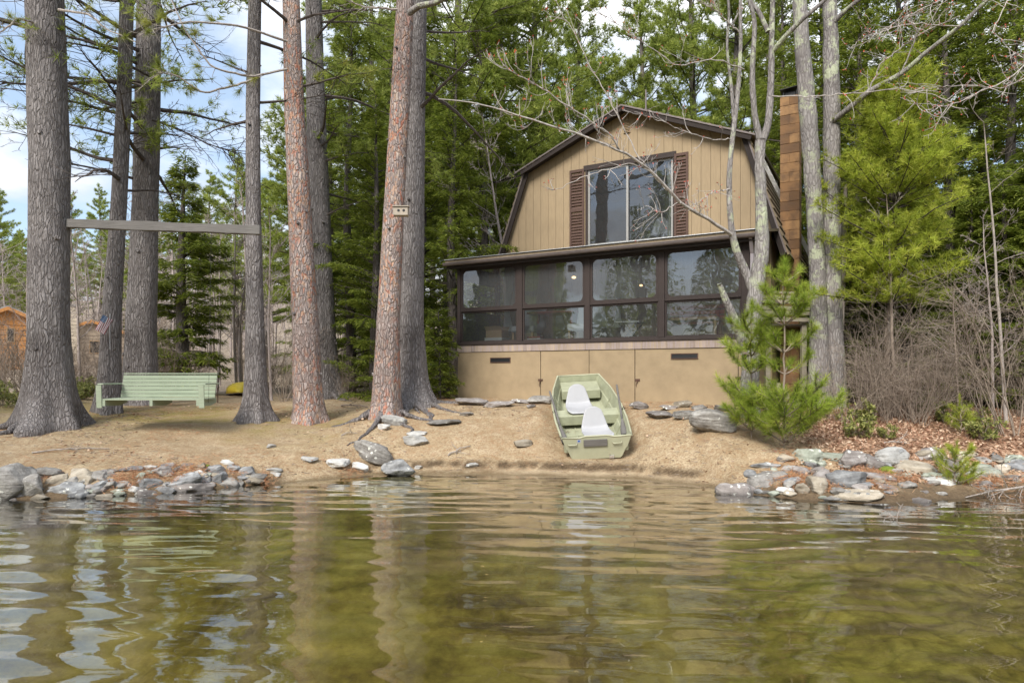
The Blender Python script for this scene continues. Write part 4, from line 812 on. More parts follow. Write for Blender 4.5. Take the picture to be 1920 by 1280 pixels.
RL = [  # px, py (centre), width, height in the photo, tone, tilt, label
 (20, 906, 84, 60, G_, 0, 'huge rounded grey boulder at the far left end of the left stone edging'),
 (85, 888, 58, 20, G_, 0, 'flat broad grey slab right behind the huge left boulder'),
 (56, 918, 64, 40, G_, -.5, 'leaning rounded grey stone in front of the huge left boulder'),
 (73, 931, 44, 18, T_, .15, 'small brown stone tucked under the leaning rounded stone'),
 (109, 901, 40, 20, T_, -.45, 'tan mossy slab tilting up to the right beside the leaning stone'),
 (122, 918, 64, 26, B_, -.3, 'dark slate with a sharp upper right tip in the left edging'),
 (150, 891, 36, 30, T_, -.3, 'upright pale-topped tan stone in the left edging'),
 (163, 901, 24, 17, T_, 0, 'small squarish tan stone beside the pale-topped stone'),
 (187, 893, 42, 20, G_, .2, 'brown layered stone with a cracked face in the left edging'),
 (184, 914, 32, 20, B_, -.2, 'smooth oval blue-grey cobble above the long waterline stone'),
 (147, 927, 34, 13, B_, -.4, 'thin dark wedge stone left of the long waterline stone'),
 (178, 931, 76, 17, T_, 0, 'long brown stone with white spots lying at the waterline on the left'),
 (205, 911, 28, 17, G_, -.5, 'narrow tilted grey stone between two oval cobbles'),
 (221, 919, 25, 10, N_, 0, 'small flat greenish oval cobble'),
 (238, 909, 19, 11, G_, 0, 'small grey cobble beside the orange needles'),
 (228, 930, 34, 11, G_, 0, 'low grey stone just right of the long waterline stone'),
 (250, 917, 21, 14, W_, 0, 'small pale pinkish round cobble'),
 (272, 925, 54, 20, P_, .15, 'speckled low stone with white crust at the left waterline'),
 (282, 909, 58, 24, B_, .2, 'blocky stone with a bluish flat top'),
 (313, 922, 40, 16, B_, .1, 'dark low stone under the striped stone'),
 (339, 903, 66, 25, B_, -.25, 'striped grey boulder with one white spot'),
 (362, 915, 74, 22, P_, -.05, 'long speckled stone with white marks at the waterline'),
 (389, 898, 20, 22, B_, 0, 'small upright bluish stone left of the tall blue one'),
 (410, 899, 31, 26, B_, -.5, 'tall upright blue-grey stone in the left edging'),
 (428, 907, 32, 21, G_, .5, 'grey wedge stone leaning on the tall blue-grey stone'),
 (400, 880, 54, 17, B_, -.06, 'broad pale blue slab near the mossy gap'),
 (435, 878, 27, 14, B_, -.4, 'small bluish tilted slab right of the mossy gap'),
 (374, 875, 24, 12, T_, 0, 'small yellow-tan stone on the left bank'),
 (461, 886, 42, 20, B_, -.4, 'dark slab tilted up to the right near the end of the left edging'),
 (474, 899, 38, 20, T_, -.15, 'tan stone with an orange patch at the right end of the left edging'),
 (418, 867, 38, 10, W_, 0, 'flat white stone on the bank behind the pale blue slab'),
 (508, 880, 36, 7, W_, 0, 'upper of two thin pale slabs at the end of the left edging'),
 (514, 888, 30, 7, W_, 0, 'lower of two thin pale slabs at the end of the left edging'),
 (303, 885, 46, 21, P_, -.25, 'rounded speckled stone among orange needles'),
 (335, 879, 17, 13, G_, 0, 'small round grey stone among orange needles'),
 (352, 871, 27, 9, G_, 0, 'small flat stone on the bank above the orange needles'),
 (309, 872, 31, 9, B_, 0, 'thin bluish slab on the bank above the speckled rounded stone'),
 (246, 880, 46, 15, B_, -.1, 'long grey stone with a mossy lower edge on the left bank'),
 (275, 878, 34, 10, W_, -.1, 'pale low slab between the long grey and the thin bluish slabs'),
 (262, 893, 22, 12, N_, -.2, 'small greenish stone half in orange needles'),
 (208, 884, 22, 10, G_, 0, 'small dark stone behind the layered brown stone'),
 (14, 944, 40, 18, P_, 0, 'dark purple stone low in the water under the huge boulder'),
 (372, 887, 16, 10, W_, 0, 'tiny pale stone left of the broad pale blue slab'),
 (142, 902, 26, 16, G_, 0, 'grey stone wedged above the dark slate'),
 (196, 903, 18, 9, G_, 0, 'tiny grey stone in the gap above the oval blue-grey cobble'),
 (335, 918, 30, 14, P_, 0, 'dark purple stone low between the dark and the long speckled stones'),
 (262, 903, 14, 9, G_, 0, 'tiny grey knob at the left tip of the bluish blocky stone'),
 (448, 906, 18, 12, G_, 0, 'small grey stone sunk in the soil left of the orange-patched stone')]
RR = [
 (1387, 924, 64, 34, P_, .25, 'long lichened boulder half in the water left of the right edging'),
 (1433, 899, 66, 32, G_, 0, 'saddle-shaped grey boulder in the right edging'),
 (1440, 872, 46, 16, B_, .08, 'flat grey stone with pale lichen discs below the pine sapling'),
 (1480, 878, 28, 13, W_, 0, 'pale lichen-crusted stone above the orange needles'),
 (1504, 885, 26, 18, P_, .2, 'dark purple-grey stone above the orange needles'),
 (1530, 884, 30, 15, P_, 0, 'speckled grey stone behind the round purple-grey one'),
 (1546, 898, 30, 28, P_, -.3, 'round purple-grey stone above the pointed tan stone'),
 (1482, 904, 24, 13, B_, -.3, 'small dark wedge in the orange needles on the right'),
 (1476, 921, 32, 14, W_, .1, 'small white stone at the right waterline'),
 (1506, 918, 26, 20, T_, 0, 'brown mottled stone beside the pointed tan stone'),
 (1528, 911, 26, 34, T_, .2, 'upright pointed tan stone at the waterline'),
 (1586, 901, 62, 36, B_, -.15, 'layered dark grey boulder in the middle of the right edging'),
 (1615, 910, 38, 14, B_, 0, 'flat bluish slab on the right of the layered boulder'),
 (1612, 931, 60, 24, T_, 0, 'broad pale brown stone at the water under the layered boulder'),
 (1566, 934, 32, 12, G_, 0, 'low grey stone left of the broad pale brown stone'),
 (1513, 855, 44, 34, N_, 0, 'green-tinged blocky stone at the left end of the upper right row'),
 (1553, 855, 42, 20, N_, 0, 'pale green lichened flat stone in the upper right row'),
 (1592, 863, 48, 34, P_, 0, 'purple spotted stone in the upper right row'),
 (1633, 867, 50, 34, P_, .3, 'spotted dark triangular stone right of the purple one'),
 (1676, 856, 68, 30, W_, 0, 'big pale lichened boulder above the vivid moss'),
 (1735, 852, 54, 25, P_, 0, 'dark boulder with white lichen right of the big pale one'),
 (1720, 876, 76, 22, T_, -.05, 'long flat stone with an orange tan face under the dark boulder'),
 (1850, 885, 44, 28, N_, 0, 'large grey-green block right of the small pine in the wall'),
 (1863, 858, 22, 24, G_, 0, 'upright grey stone above the grey-green block'),
 (1897, 862, 46, 19, N_, 0, 'mossy-sided flat stone at the right frame edge'),
 (1906, 877, 40, 15, B_, 0, 'low grey stone under the mossy-sided one at the right edge'),
 (1882, 881, 25, 19, T_, 0, 'small tan cracked stone beside the grey-green block'),
 (1768, 902, 60, 13, W_, 0, 'flat pale stone with white spots near the water on the right'),
 (1703, 910, 27, 15, G_, .1, 'small square grey stone near the dried grass'),
 (1823, 891, 20, 12, W_, 0, 'small white triangular stone left of the grey-green block'),
 (1726, 942, 32, 18, P_, 0, 'purple round stone poking out of the water on the right'),
 (1645, 953, 46, 20, P_, 0, 'dark brown stone barely above the water on the right'),
 (1642, 893, 60, 16, P_, .25, 'long sloping purple slab below the spotted triangular stone'),
 (1662, 913, 38, 12, P_, .3, 'narrow slab sloping into dried grass'),
 (1897, 896, 22, 13, G_, 0, 'grey stone in orange needles at the right edge'),
 (1806, 852, 54, 20, T_, 0, 'brown stone behind the small pine in the right wall'),
 (1782, 872, 40, 18, P_, 0, 'dark stone low behind the small pine in the right wall'),
 (1842, 862, 30, 18, G_, 0, 'grey stone between the small pine and the upright stone'),
 (1690, 890, 24, 10, N_, 0, 'thin green stone under the vivid moss'),
 (1750, 890, 36, 10, N_, 0, 'yellowish low stone under the long flat stone')]
RB = [
 (705, 848, 88, 40, G_, .3, 'large layered brown-grey outcrop slab in the beach soil'),
 (743, 878, 64, 38, B_, -.15, 'big bluish-white stone at the waterline below the outcrop'),
 (780, 822, 54, 24, W_, .05, 'pale loaf-shaped stone lying on the beach'),
 (782, 811, 34, 10, W_, 0, 'small pale stone just behind the loaf-shaped one'),
 (633, 867, 48, 18, W_, 0, 'flat pale tan stone left of the outcrop'),
 (677, 876, 34, 20, W_, .3, 'mossy-edged pale stone between outcrop and flat tan stone'),
 (580, 859, 34, 13, W_, 0, 'small white stone alone on the left beach'),
 (979, 830, 36, 20, T_, 0, 'brownish pink stone sunk in the sand left of the boat'),
 (887, 871, 26, 11, W_, -.1, 'small white stone on the dark ledge of the beach'),
 (717, 798, 28, 15, W_, 0, 'small pale stone at the foot of the red-barked pine'),
 (740, 788, 46, 22, W_, .2, 'grey knobby stone beside the roots of the red-barked pine'),
 (785, 875, 18, 9, W_, 0, 'little grey stone right of the bluish-white stone'),
 (508, 835, 22, 10, W_, 0, 'small half-buried stone on the left beach'),
 (838, 790, 66, 12, G_, -.06, 'long flat grey stone half buried among the roots'),
 (1338, 788, 80, 50, G_, .1, 'large rounded boulder with white lichen left of the pine sapling'),
 (1010, 749, 52, 20, G_, 0, 'grey-brown stone against the cabin skirt left of the boat'),
 (1200, 759, 36, 17, P_, 0, 'dark stone right of the boat near the cabin skirt'),
 (1281, 757, 34, 17, T_, 0, 'pale brown stone below the right skirt panel'),
 (861, 731, 15, 26, G_, 0, 'small standing stone at the left corner of the cabin'),
 (996, 761, 18, 8, P_, 0, 'tiny dark stone in front of the skirt left of the boat'),
 (1243, 777, 58, 14, P_, .05, 'flat dark rock slab in the sand right of the boat'),
 (1290, 776, 60, 20, G_, .05, 'rough bedrock hump left of the lichened boulder'),
 (1255, 762, 40, 10, P_, 0, 'low dark stone under the skirt right of the boat'),
 (1310, 763, 36, 14, G_, 0, 'grey stone behind the bedrock hump'),
 (1352, 764, 30, 14, G_, 0, 'grey stone behind the large lichened boulder'),
 (618, 910, 38, 8, B_, 0, 'thin dark stone awash left of the bluish-white stone'),
 (885, 752, 60, 16, P_, .1, 'knobby bedrock left part below the cabin corner'),
 (930, 756, 64, 13, P_, -.1, 'knobby bedrock right part below the left skirt panel'),
 (975, 752, 40, 10, P_, 0, 'small bedrock hump beside the skirt seam'),
 (873, 775, 30, 10, G_, 0, 'flat stone at the tip of the pine roots'),
 (1470, 735, 60, 40, T_, 0, 'pale boulder behind the pine sapling beside the porch'),
 (1500, 760, 44, 24, W_, 0, 'light grey boulder low behind the pine sapling')]
for lst, grp, dep in ((RL, 'stones edging the left shore', .8), (RR, 'stones edging the right shore', .75), (RB, 'stones on the beach', .8)):
    for i, (px, py, w, h, t, tl, lb) in enumerate(lst):
        p = G(px, min(py + h * .38, 958)); s = p[1] / F
        fac = 1.42 if lst is RR else 1.28 if lst is RL else 1.08
        W = w * s * fac; H = h * s * (1.4 if lst is not RB else .95); Dp = max(W * dep * .75, H)
        if lst is RL or lst is RR: p = p + [0, min(Dp * .32, .12), 0]; p[0] = k2x(px) * p[1]
        zc = CZ - (py - HY) / F * p[1]
        rock('stone' if w < 45 else 'boulder', (p[0], p[1], zc - H * .06), W, H, Dp, t, lb, grp, 'rock', seed=1000 + i * 7 + int(px), tilt=-tl * .0 + tl, angular=.15 if px == 1338 else .9 if t != W_ else .6)
# vivid moss cushion in the right wall and moss collars on the beach
for px, py, w, h, lb in ((1668, 880, 34, 18, 'bright green moss cushion between stones of the right wall'), (590, 785, 44, 9, 'green moss collar at the foot of the left red-barked pine'), (388, 873, 9, 5, 'tiny moss tuft beside the pale blue slab'), (440, 877, 9, 5, 'tiny moss tuft right of the broad pale blue slab')):
    p = G(px, py + h * .3); s = p[1] / F; rock('moss_cushion', (p[0], p[1], p[2]), w * s * 1.2, h * s * 1.2, w * s * .8, 'moss', lb, None, 'moss', seed=int(px), angular=.1, detail=False)

# ------------------------------------------------------------------ vegetation generators
def unit(a): return a / (np.linalg.norm(a, axis=-1, keepdims=True) + 1e-9)
def cards(mb, c, d, L, W, mat=0, up=None, jit=.5, r=rng, droop=0.0):     # rhombus leaves: centre base c, direction d
    n = len(c); d = unit(d + r.normal(size=(n, 3)) * jit * .5); ref = np.zeros((n, 3)); ref[:, 2] = 1
    ref = unit(ref + r.normal(size=(n, 3)) * .45); s = unit(np.cross(d, ref)); L = (np.broadcast_to(L, (n,)) * r.uniform(.6, 1.3, n))[:, None]; W = (np.broadcast_to(W, (n,)) * r.uniform(.7, 1.3, n))[:, None]
    m1 = c + d * L * .45; tip = c + d * L; tip[:, 2] -= droop * L[:, 0]
    V = np.stack([c, m1 + s * W / 2, tip, m1 - s * W / 2], 1).reshape(-1, 3); f = np.arange(n * 4).reshape(n, 4)
    mb.add(V, f, mat, r.random(n))
def needles(mb, c, d, per, L, W, spread=.9, mat=0, r=rng, along=0.0):    # tufts: thin triangles fanning round direction d
    n = len(c); C = np.repeat(c, per, 0); D = np.repeat(unit(d), per, 0); tone = np.repeat(np.clip(r.normal(.5, .22, n), 0, 1), per); nn = n * per
    if along: C = C + D * (r.random((nn, 1)) - .65) * along
    dr = unit(D + r.normal(size=(nn, 3)) * spread * .75); s = unit(np.cross(dr, r.normal(size=(nn, 3)))); Ln = (L * r.uniform(.65, 1.15, nn))[:, None]
    V = np.stack([C - s * W / 2, C + s * W / 2, C + dr * Ln - np.array([0, 0, .08]) * Ln], 1).reshape(-1, 3)
    mb.add(V, np.arange(nn * 3).reshape(nn, 3), mat, np.clip(tone + r.normal(0, .13, nn), 0, 1))
def wob(p0, d, L, n, r, amp=.12, up=0.0, droop=0.0):
    p = [np.array(p0, float)]; d = unit(np.array(d, float)); s = L / n
    for i in range(n):
        d = unit(d + r.normal(size=3) * amp + np.array([0, 0, up - droop * (i / n)])); p.append(p[-1] + d * s)
    return np.array(p)
def hemlock_tree(name, H, Rm, seed, z0=.3, wh=.36, per=150, leafm='hemlock', nb=5, dens=1.0, cardL=.17, cardW=.05, tr=.16):
    r = np.random.default_rng(seed); root = empty(name); tk = MB(); cr_ = MB()
    path = np.array([[.05 * math.sin(z * .8 + seed), .05 * math.cos(z * .6 + seed), z] for z in np.linspace(-.3, H, 26)])
    tk.tube(path, [max(tr * (1 - z / H) ** .8, .012) for z in np.linspace(0, H * .999, 26)], 9)
    z = z0
    while z < H * .98:
        q = z / H; Lb = Rm * (1 - q) ** .75 * (.8 + .25 * math.sin(z * 2.1 + seed)) * (1 if q > .08 else .75)
        for _ in range(nb):
            a = r.uniform(0, 2 * math.pi); L = Lb * r.uniform(.55, 1.15) + .12; el = .12 + .5 * q
            P_b = wob((0, 0, z + r.uniform(-.15, .15)), (math.cos(a), math.sin(a), el), L, 6, r, .06, 0, .16)
            cr_.tube(P_b, np.linspace(.018 * L / 2 + .006, .003, 7), 3, 1)
            n = int(per * dens * L); t = r.uniform(.12, 1, n) ** .75; idx = t * 6; i0 = np.minimum(idx.astype(int), 5); fr = (idx - i0)[:, None]
            c = P_b[i0] * (1 - fr) + P_b[i0 + 1] * fr; bd = unit(P_b[i0 + 1] - P_b[i0]); side = unit(np.cross(bd, [0, 0, 1.]))
            wmax = (.10 + .38 * L * .55 * (1 - t) ** .8)[:, None]; sg = r.uniform(-1, 1, (n, 1)); c = c + side * sg * wmax; c[:, 2] -= np.abs(sg[:, 0]) * wmax[:, 0] * .25 + r.uniform(-.03, .05, n)
            cards(cr_, c, bd * .7 + side * np.sign(sg) * .8, cardL, cardW, 0, r=r, droop=.25)
        z += wh * (1 - .3 * q)
    return kids(root, tk.build('trunk', M['bark_far'], smooth=True), cr_.build('crown', [M[leafm], M['twig_dark']]))
def pine_tree(name, H, Rm, seed, z0, leafm='pine_tall', nb=4, wh=.7, tr=.2, per=11, nl=.17, nw=.016, tuft=26, dead=6, shape=1.0, ex=1.3):
    r = np.random.default_rng(seed); root = empty(name); tk = MB(); cr_ = MB()
    path = np.array([[.12 * math.sin(z * .35 + seed), .12 * math.cos(z * .3 + seed), z] for z in np.linspace(-.3, H, 26)])
    tk.tube(path, [max(tr * (1 - z / H) ** .7, .012) for z in np.linspace(0, H * .999, 26)], 10)
    for _ in range(dead):
        z = r.uniform(z0 * .35, z0); a = r.uniform(0, 6.3); cr_.tube(wob((0, 0, z), (math.cos(a), math.sin(a), .1), r.uniform(.4, 1.3), 4, r, .12), np.linspace(.015, .003, 5), 3, 1)
    z = z0
    while z < H * .99:
        q = (z - z0) / (H - z0); Lb = Rm * (1 - q ** ex) * shape + .25
        for _ in range(nb):
            a = r.uniform(0, 2 * math.pi); L = Lb * r.uniform(.5, 1.15); P_b = wob((0, 0, z + r.uniform(-.2, .2)), (math.cos(a), math.sin(a), .15 + .4 * q), L, 6, r, .07, .03, .03)
            cr_.tube(P_b, np.linspace(.02 * L / 2 + .008, .004, 7), 4, 1); n = max(int(tuft * L), 6); t = r.uniform(.28, 1, n); idx = t * 6; i0 = np.minimum(idx.astype(int), 5); fr = (idx - i0)[:, None]
            c = P_b[i0] * (1 - fr) + P_b[i0 + 1] * fr; bd = unit(P_b[i0 + 1] - P_b[i0]); side = unit(np.cross(bd, [0, 0, 1.])); w = ((1 - t * .7) * .34 * L * .7)[:, None]
            sg = r.uniform(-1, 1, (n, 1)); off_ = side * sg * w; off_[:, 2] += r.uniform(-.04, .12, n)
            needles(cr_, c + off_, bd * .5 + side * np.sign(sg) * .6 + np.array([0, 0, .45]), per, nl, nw, 1.1, 0, r)
        z += wh * (1 - .35 * q)
    return kids(root, tk.build('trunk', M['bark_far'], smooth=True), cr_.build('crown', [M[leafm], M['twig_dark']]))
def branchy(mb, p0, d, L, rad, lvl, r, mat=0, kidsn=(5, 5, 4, 0), amp=.10, up=.06, nseg=7, spread=.9, tips=None, lr=.55, minr=.0025, sides=(7, 5, 3, 3)):
    P_b = wob(p0, d, L, nseg, r, amp, up); mb.tube(P_b, np.maximum(np.linspace(rad, rad * .3, nseg + 1), minr), sides[min(lvl, 3)], mat, cap=False)
    if tips is not None and lvl >= 2: tips.append(P_b[-1])
    k = kidsn[lvl] if lvl < len(kidsn) else 0
    for _ in range(k):
        t = r.uniform(.2, .97) * nseg; i = min(int(t), nseg - 1); p = P_b[i] + (P_b[i + 1] - P_b[i]) * (t - i); dd = unit(P_b[i + 1] - P_b[i])
        nd = unit(dd + r.normal(size=3) * spread * .75); branchy(mb, p, nd, L * lr * r.uniform(.6, 1.1) * (1 - .4 * t / nseg), rad * .5 * (1 - .5 * t / nseg), lvl + 1, r, mat, kidsn, amp * 1.25, up, max(nseg - 1, 3), spread, tips, lr, minr, sides)
def bare_tree(name, H, seed, tr=.09, mat='twig_far', kn=(13, 6, 4, 0), lean=0, z1=.3):
    r = np.random.default_rng(seed); root = empty(name); tk = MB(); cr_ = MB()
    P_b = wob((0, 0, -.2), (lean, 0, 1), H, 14, r, .035, .05); tk.tube(P_b, np.linspace(tr, .012, 15), 8)
    for i in range(kn[0]):
        t = (z1 + (1 - z1) * (i + r.random()) / kn[0]) * 13.9; j = int(t); p = P_b[j] + (P_b[j + 1] - P_b[j]) * (t - j); a = r.uniform(0, 6.3)
        branchy(cr_, p, (math.cos(a), math.sin(a), .75), H * .3 * (1.25 - t / 14) * r.uniform(.6, 1.1), tr * .4 * (1.1 - t / 14), 1, r, 0, kn, .12, .05, 6, .85, minr=.006)
    return kids(root, tk.build('trunk', M['twig_far'] if mat == 'twig_far' else M[mat], smooth=True), cr_.build('crown', M[mat]))
def bush(name, H, seed, mat, n=12, kn=(5, 4, 0), minr=.0022, spread=.9, width=.4, rad=.010):
    r = np.random.default_rng(seed); mb = MB()
    for _ in range(n):
        a = r.uniform(0, 6.3); q = r.uniform(0, width * .5); branchy(mb, (math.cos(a) * q, math.sin(a) * q, -.05), (math.cos(a) * r.uniform(0, .8), math.sin(a) * r.uniform(0, .8), 1), H * r.uniform(.6, 1.1), rad, 0, r, 0, kn, .14, .02, 7, spread, None, .6, minr, (4, 3, 3, 3))
    return mb.build(name, M[mat])

# ------------------------------------------------------------------ the pines by the shore (built one by one)
def trunk_path(pts, base, H=15.0):            # pts: (px, py) up the centre line, all at the base's depth
    D = base[1]; P_ = [np.array([base[0], D, base[2] - .25])]
    q = [PX(px, py, D) for px, py in pts]; P_ += [x for x in q if x[2] > base[2] + .05]
    d = unit(P_[-1] - P_[-2]); d = unit(d + np.array([0, 0, 1.2]))
    while P_[-1][2] < H: P_.append(P_[-1] + d * 1.2)
    P_ = np.array(P_); z = P_[:, 2]; zs_ = np.arange(z[0], z[-1], .06); return np.stack([np.interp(zs_, z, P_[:, i]) for i in range(3)], 1)
def big_trunk(name, pts, widths, basepx, mat, label, seed, flare=.6, lobes=6, fh=.55, H=15, grp=None, D=None, roots=0):
    base = G(*basepx) if D is None else np.array([k2x(basepx[0]) * D, D, gz(k2x(basepx[0]) * D, D)])
    P_ = trunk_path(pts, base, H); wz = [CZ - (py - HY) / F * base[1] for py, _ in widths]; wr = [w * .455 * base[1] / F for _, w in widths]
    o_ = np.argsort(wz); rad = np.interp(P_[:, 2], np.array(wz)[o_], np.array(wr)[o_]); top = P_[:, 2] > max(wz); rad[top] *= np.linspace(1, .25, top.sum()) if top.any() else 1
    r = np.random.default_rng(seed); n = 44; th = np.arange(n) * 2 * math.pi / n; hz_ = P_[:, 2] - base[2]
    lob = np.zeros(n); angs = np.linspace(0, 2 * math.pi, lobes, endpoint=False) + r.uniform(-.35, .35, lobes)
    for a in angs: lob += r.uniform(.6, 1.25) * np.exp(-((np.angle(np.exp(1j * (th - a)))) / .30) ** 2)
    fl_ = flare * np.exp(-np.maximum(hz_, 0) / (fh * .45)) + .10 * np.exp(-np.maximum(hz_, 0) / 1.2)
    RR_ = rad[:, None] * (1 + fl_[:, None] * (.35 + .9 * lob[None]))
    cyl = np.stack([np.cos(th)[None].repeat(len(P_), 0) * 5, np.sin(th)[None].repeat(len(P_), 0) * 5, hz_[:, None].repeat(n, 1) * 1.2], 2).reshape(-1, 3)
    rel = (fb3(cyl + seed, seed, 3).reshape(RR_.shape) - .5); RR_ = RR_ * (1 + rel * .10)
    V = P_[:, None] + RR_[..., None] * np.stack([np.cos(th), np.sin(th), np.zeros(n)], 1)[None]; V = V - base
    m_ = len(P_); i = np.arange(m_ - 1)[:, None] * n; j = np.arange(n)[None]; k = (j + 1) % n
    root = empty(name, tuple(base)); tag(root, label, 'tree', grp)
    MB().add(V.reshape(-1, 3), np.stack([i + j, i + k, i + n + k, i + n + j], 2).reshape(-1, 4)).build('trunk', M[mat], root, smooth=True)
    # knots and branch stubs
    for _ in range(7):
        mb = MB(); q = r.integers(6, int(m_ * .55)); a = r.uniform(math.pi, 2 * math.pi); d = np.array([math.cos(a), math.sin(a), .15]); p = P_[q] - base + d * rad[q] * .93
        mb.tube([p, p + d * r.uniform(.02, .07)], [rad[q] * .16, rad[q] * .11], 8).build('branch_stub', M['bark_grey'], root)
    for _ in range(roots):
        a = r.uniform(-2.9, .2); L = r.uniform(.4, 1.0); q = np.linspace(0, 1, 12); rr = rad[2]
        x = base[0] + math.cos(a) * (rr * 1.0 + q * L) + np.cumsum(r.normal(0, .03, 12)); y = base[1] + math.sin(a) * (rr + q * L) + np.cumsum(r.normal(0, .03, 12))
        z = ground(x, y); rd = rr * .20 * (1 - q * .8); pts_ = np.stack([x, y, z + rd * .1 + (1 - q) ** 4 * .12], 1) - base
        MB().tube(pts_, rd, 8).build('root', M['bark_grey'], root, smooth=True)
    return root, P_ - base, rad, base
def limb_crown(root, P_, base, specs, seed, z0, z1, n, L0, leafm='pine_tall', bare=.35, tuft=22, per=12, nl=.16, nw=.012, azi=None, name='crown'):
    r = np.random.default_rng(seed); mb = MB()
    for i in range(n):
        z = z0 + (z1 - z0) * (i + r.random()) / n; p = np.array([np.interp(z, P_[:, 2] + base[2], P_[:, c]) for c in range(3)]); p[2] = z - base[2]
        a = r.uniform(0, 6.3) if azi is None else r.uniform(*azi); L = L0 * r.uniform(.5, 1.15) * (1 - .5 * max(0, (z - z0) / (z1 - z0)) ** 2)
        P_b = wob(p, (math.cos(a), math.sin(a), r.uniform(-.05, .3)), L, 9, r, .07, .0, .05); mb.tube(P_b, np.linspace(.012 + .012 * L, .005, 10), 5, 1)
        dead = r.random() < bare
        tips = []
        for _ in range(int(4 * L) + 3):
            t = r.uniform(.2, .98) * 9; j = min(int(t), 8); q = P_b[j] + (P_b[j + 1] - P_b[j]) * (t - j); bd = unit(P_b[j + 1] - P_b[j]); sd2 = unit(np.cross(bd, [0, 0, 1.])) * r.choice([-1, 1])
            T2 = wob(q, bd * .6 + sd2 * .8 + [0, 0, r.uniform(-.1, .25)], L * r.uniform(.12, .34), 5, r, .14, .02); mb.tube(T2, np.linspace(.008, .003, 6), 3, 1); tips.append(T2)
            if r.random() < .7: T3 = wob(T2[2], unit(T2[3] - T2[2]) + r.normal(size=3) * .5, L * .12, 3, r, .15, .03); mb.tube(T3, np.linspace(.005, .0025, 4), 3, 1); tips.append(T3)
        if not dead:
            C = []; Dn = []
            for T2 in tips:
                for _ in range(int(tuft / 5)):
                    j = r.integers(max(len(T2) // 2, 1), len(T2)); C.append(T2[j] + r.normal(size=3) * .05); Dn.append(unit(T2[j] - T2[j - 1]) + [0, 0, .3])
            if C: needles(mb, np.array(C), np.array(Dn), per, nl, nw, .95, 0, r)
    return mb.build(name, [M[leafm], M['twig_dark']], root)
def fringe(root, base, path, seed, tufts, leafm='pine_olive', rad=(.02, .006), name='bough', mat='twig'):   # a hand-laid hanging bough with long-needled tufts
    r = np.random.default_rng(seed); P_b = np.array(path) - base; q = np.linspace(0, 1, len(P_b)); qq = np.linspace(0, 1, 24); P2 = np.stack([np.interp(qq, q, P_b[:, i]) for i in range(3)], 1); P2[1:-1] = (P2[:-2] + P2[1:-1] * 2 + P2[2:]) / 4
    P2 += np.cumsum(r.normal(0, .006, P2.shape), 0); mb = MB().tube(P2, np.linspace(*rad, 24), 6, 1)
    for t in tufts:
        j = int(t * 22); d = unit(P2[j + 1] - P2[j]) + r.normal(size=3) * .6; T2 = wob(P2[j], d, r.uniform(.1, .3), 4, r, .15, .08); mb.tube(T2, np.linspace(.006, .004, 5), 4, 1)
        needles(mb, T2[-1:], (T2[-1] - T2[-2])[None], 120, .17, .0045, .8, 0, r, along=.08)
    for _ in range(10):
        j = r.integers(4, 23); branchy(mb, P2[j], unit(P2[min(j + 1, 23)] - P2[j - 1]) + r.normal(size=3) * .6, r.uniform(.2, .5), .005, 2, r, 1, (0, 0, 3, 0), .15, .0, 5, minr=.002)
    return mb.build(name, [M[leafm], M[mat]], root)

T1 = big_trunk('pine_tree', [(92, 600), (93, 300), (84, 0)], [(760, 86), (600, 72), (400, 74), (100, 70), (0, 68)], (90, 800), 'bark_grey', 'thickest grey-barked pine with flared roots at the left shore', 11, .75, 7, .7, roots=3)
T2 = big_trunk('pine_tree', [(209, 600), (222, 400), (232, 200), (238, 0)], [(770, 44), (600, 36), (400, 30), (0, 26)], (204, 773), 'bark_grey', 'slim leaning pine trunk with the flag, behind the swing', 12, .35, 5)
T3 = big_trunk('pine_tree', [(265, 600), (272, 400), (277, 200), (279, 0)], [(760, 64), (600, 56), (400, 50), (100, 46), (0, 44)], (262, 757), 'bark_grey', 'thick mossy pine trunk directly behind the swing backrest', 13, .3, 6)
T4 = big_trunk('pine_tree', [(478, 600), (475, 400), (474, 200), (478, 0)], [(770, 44), (600, 36), (400, 30), (0, 25)], (480, 787), 'bark_grey', 'slim grey pine holding the right end of the swing beam', 14, .8, 6, .45)
T5 = big_trunk('red_pine_tree', [(572, 600), (562, 400), (552, 200), (546, 0)], [(770, 58), (600, 52), (400, 46), (200, 40), (0, 34)], (580, 791), 'bark_red', 'red-flaked pine right of the swing with moss at its foot', 15, .35, 6, .4)
T6 = big_trunk('pine_tree', [(604, 600), (598, 400), (592, 200), (588, 0)], [(740, 56), (600, 50), (400, 46), (200, 38), (0, 32)], (612, 746), 'bark_grey', 'purple-grey pine close behind the red-flaked one', 16, .6, 6, .5, roots=3)
T7 = big_trunk('red_pine_tree', [(728, 600), (738, 400), (750, 200), (760, 0)], [(770, 56), (600, 46), (400, 42), (200, 40), (0, 36)], (722, 781), 'bark_red', 'orange-barked pine with the bird house, left of the cabin', 17, .35, 6, .4, roots=5)
T8 = big_trunk('pine_tree', [(772, 600), (776, 400), (780, 200), (785, 0)], [(740, 60), (600, 48), (400, 42), (200, 38), (0, 34)], (772, 757), 'bark_grey', 'grey pine with long surface roots behind the bird house tree', 18, .8, 7, .6, roots=9)
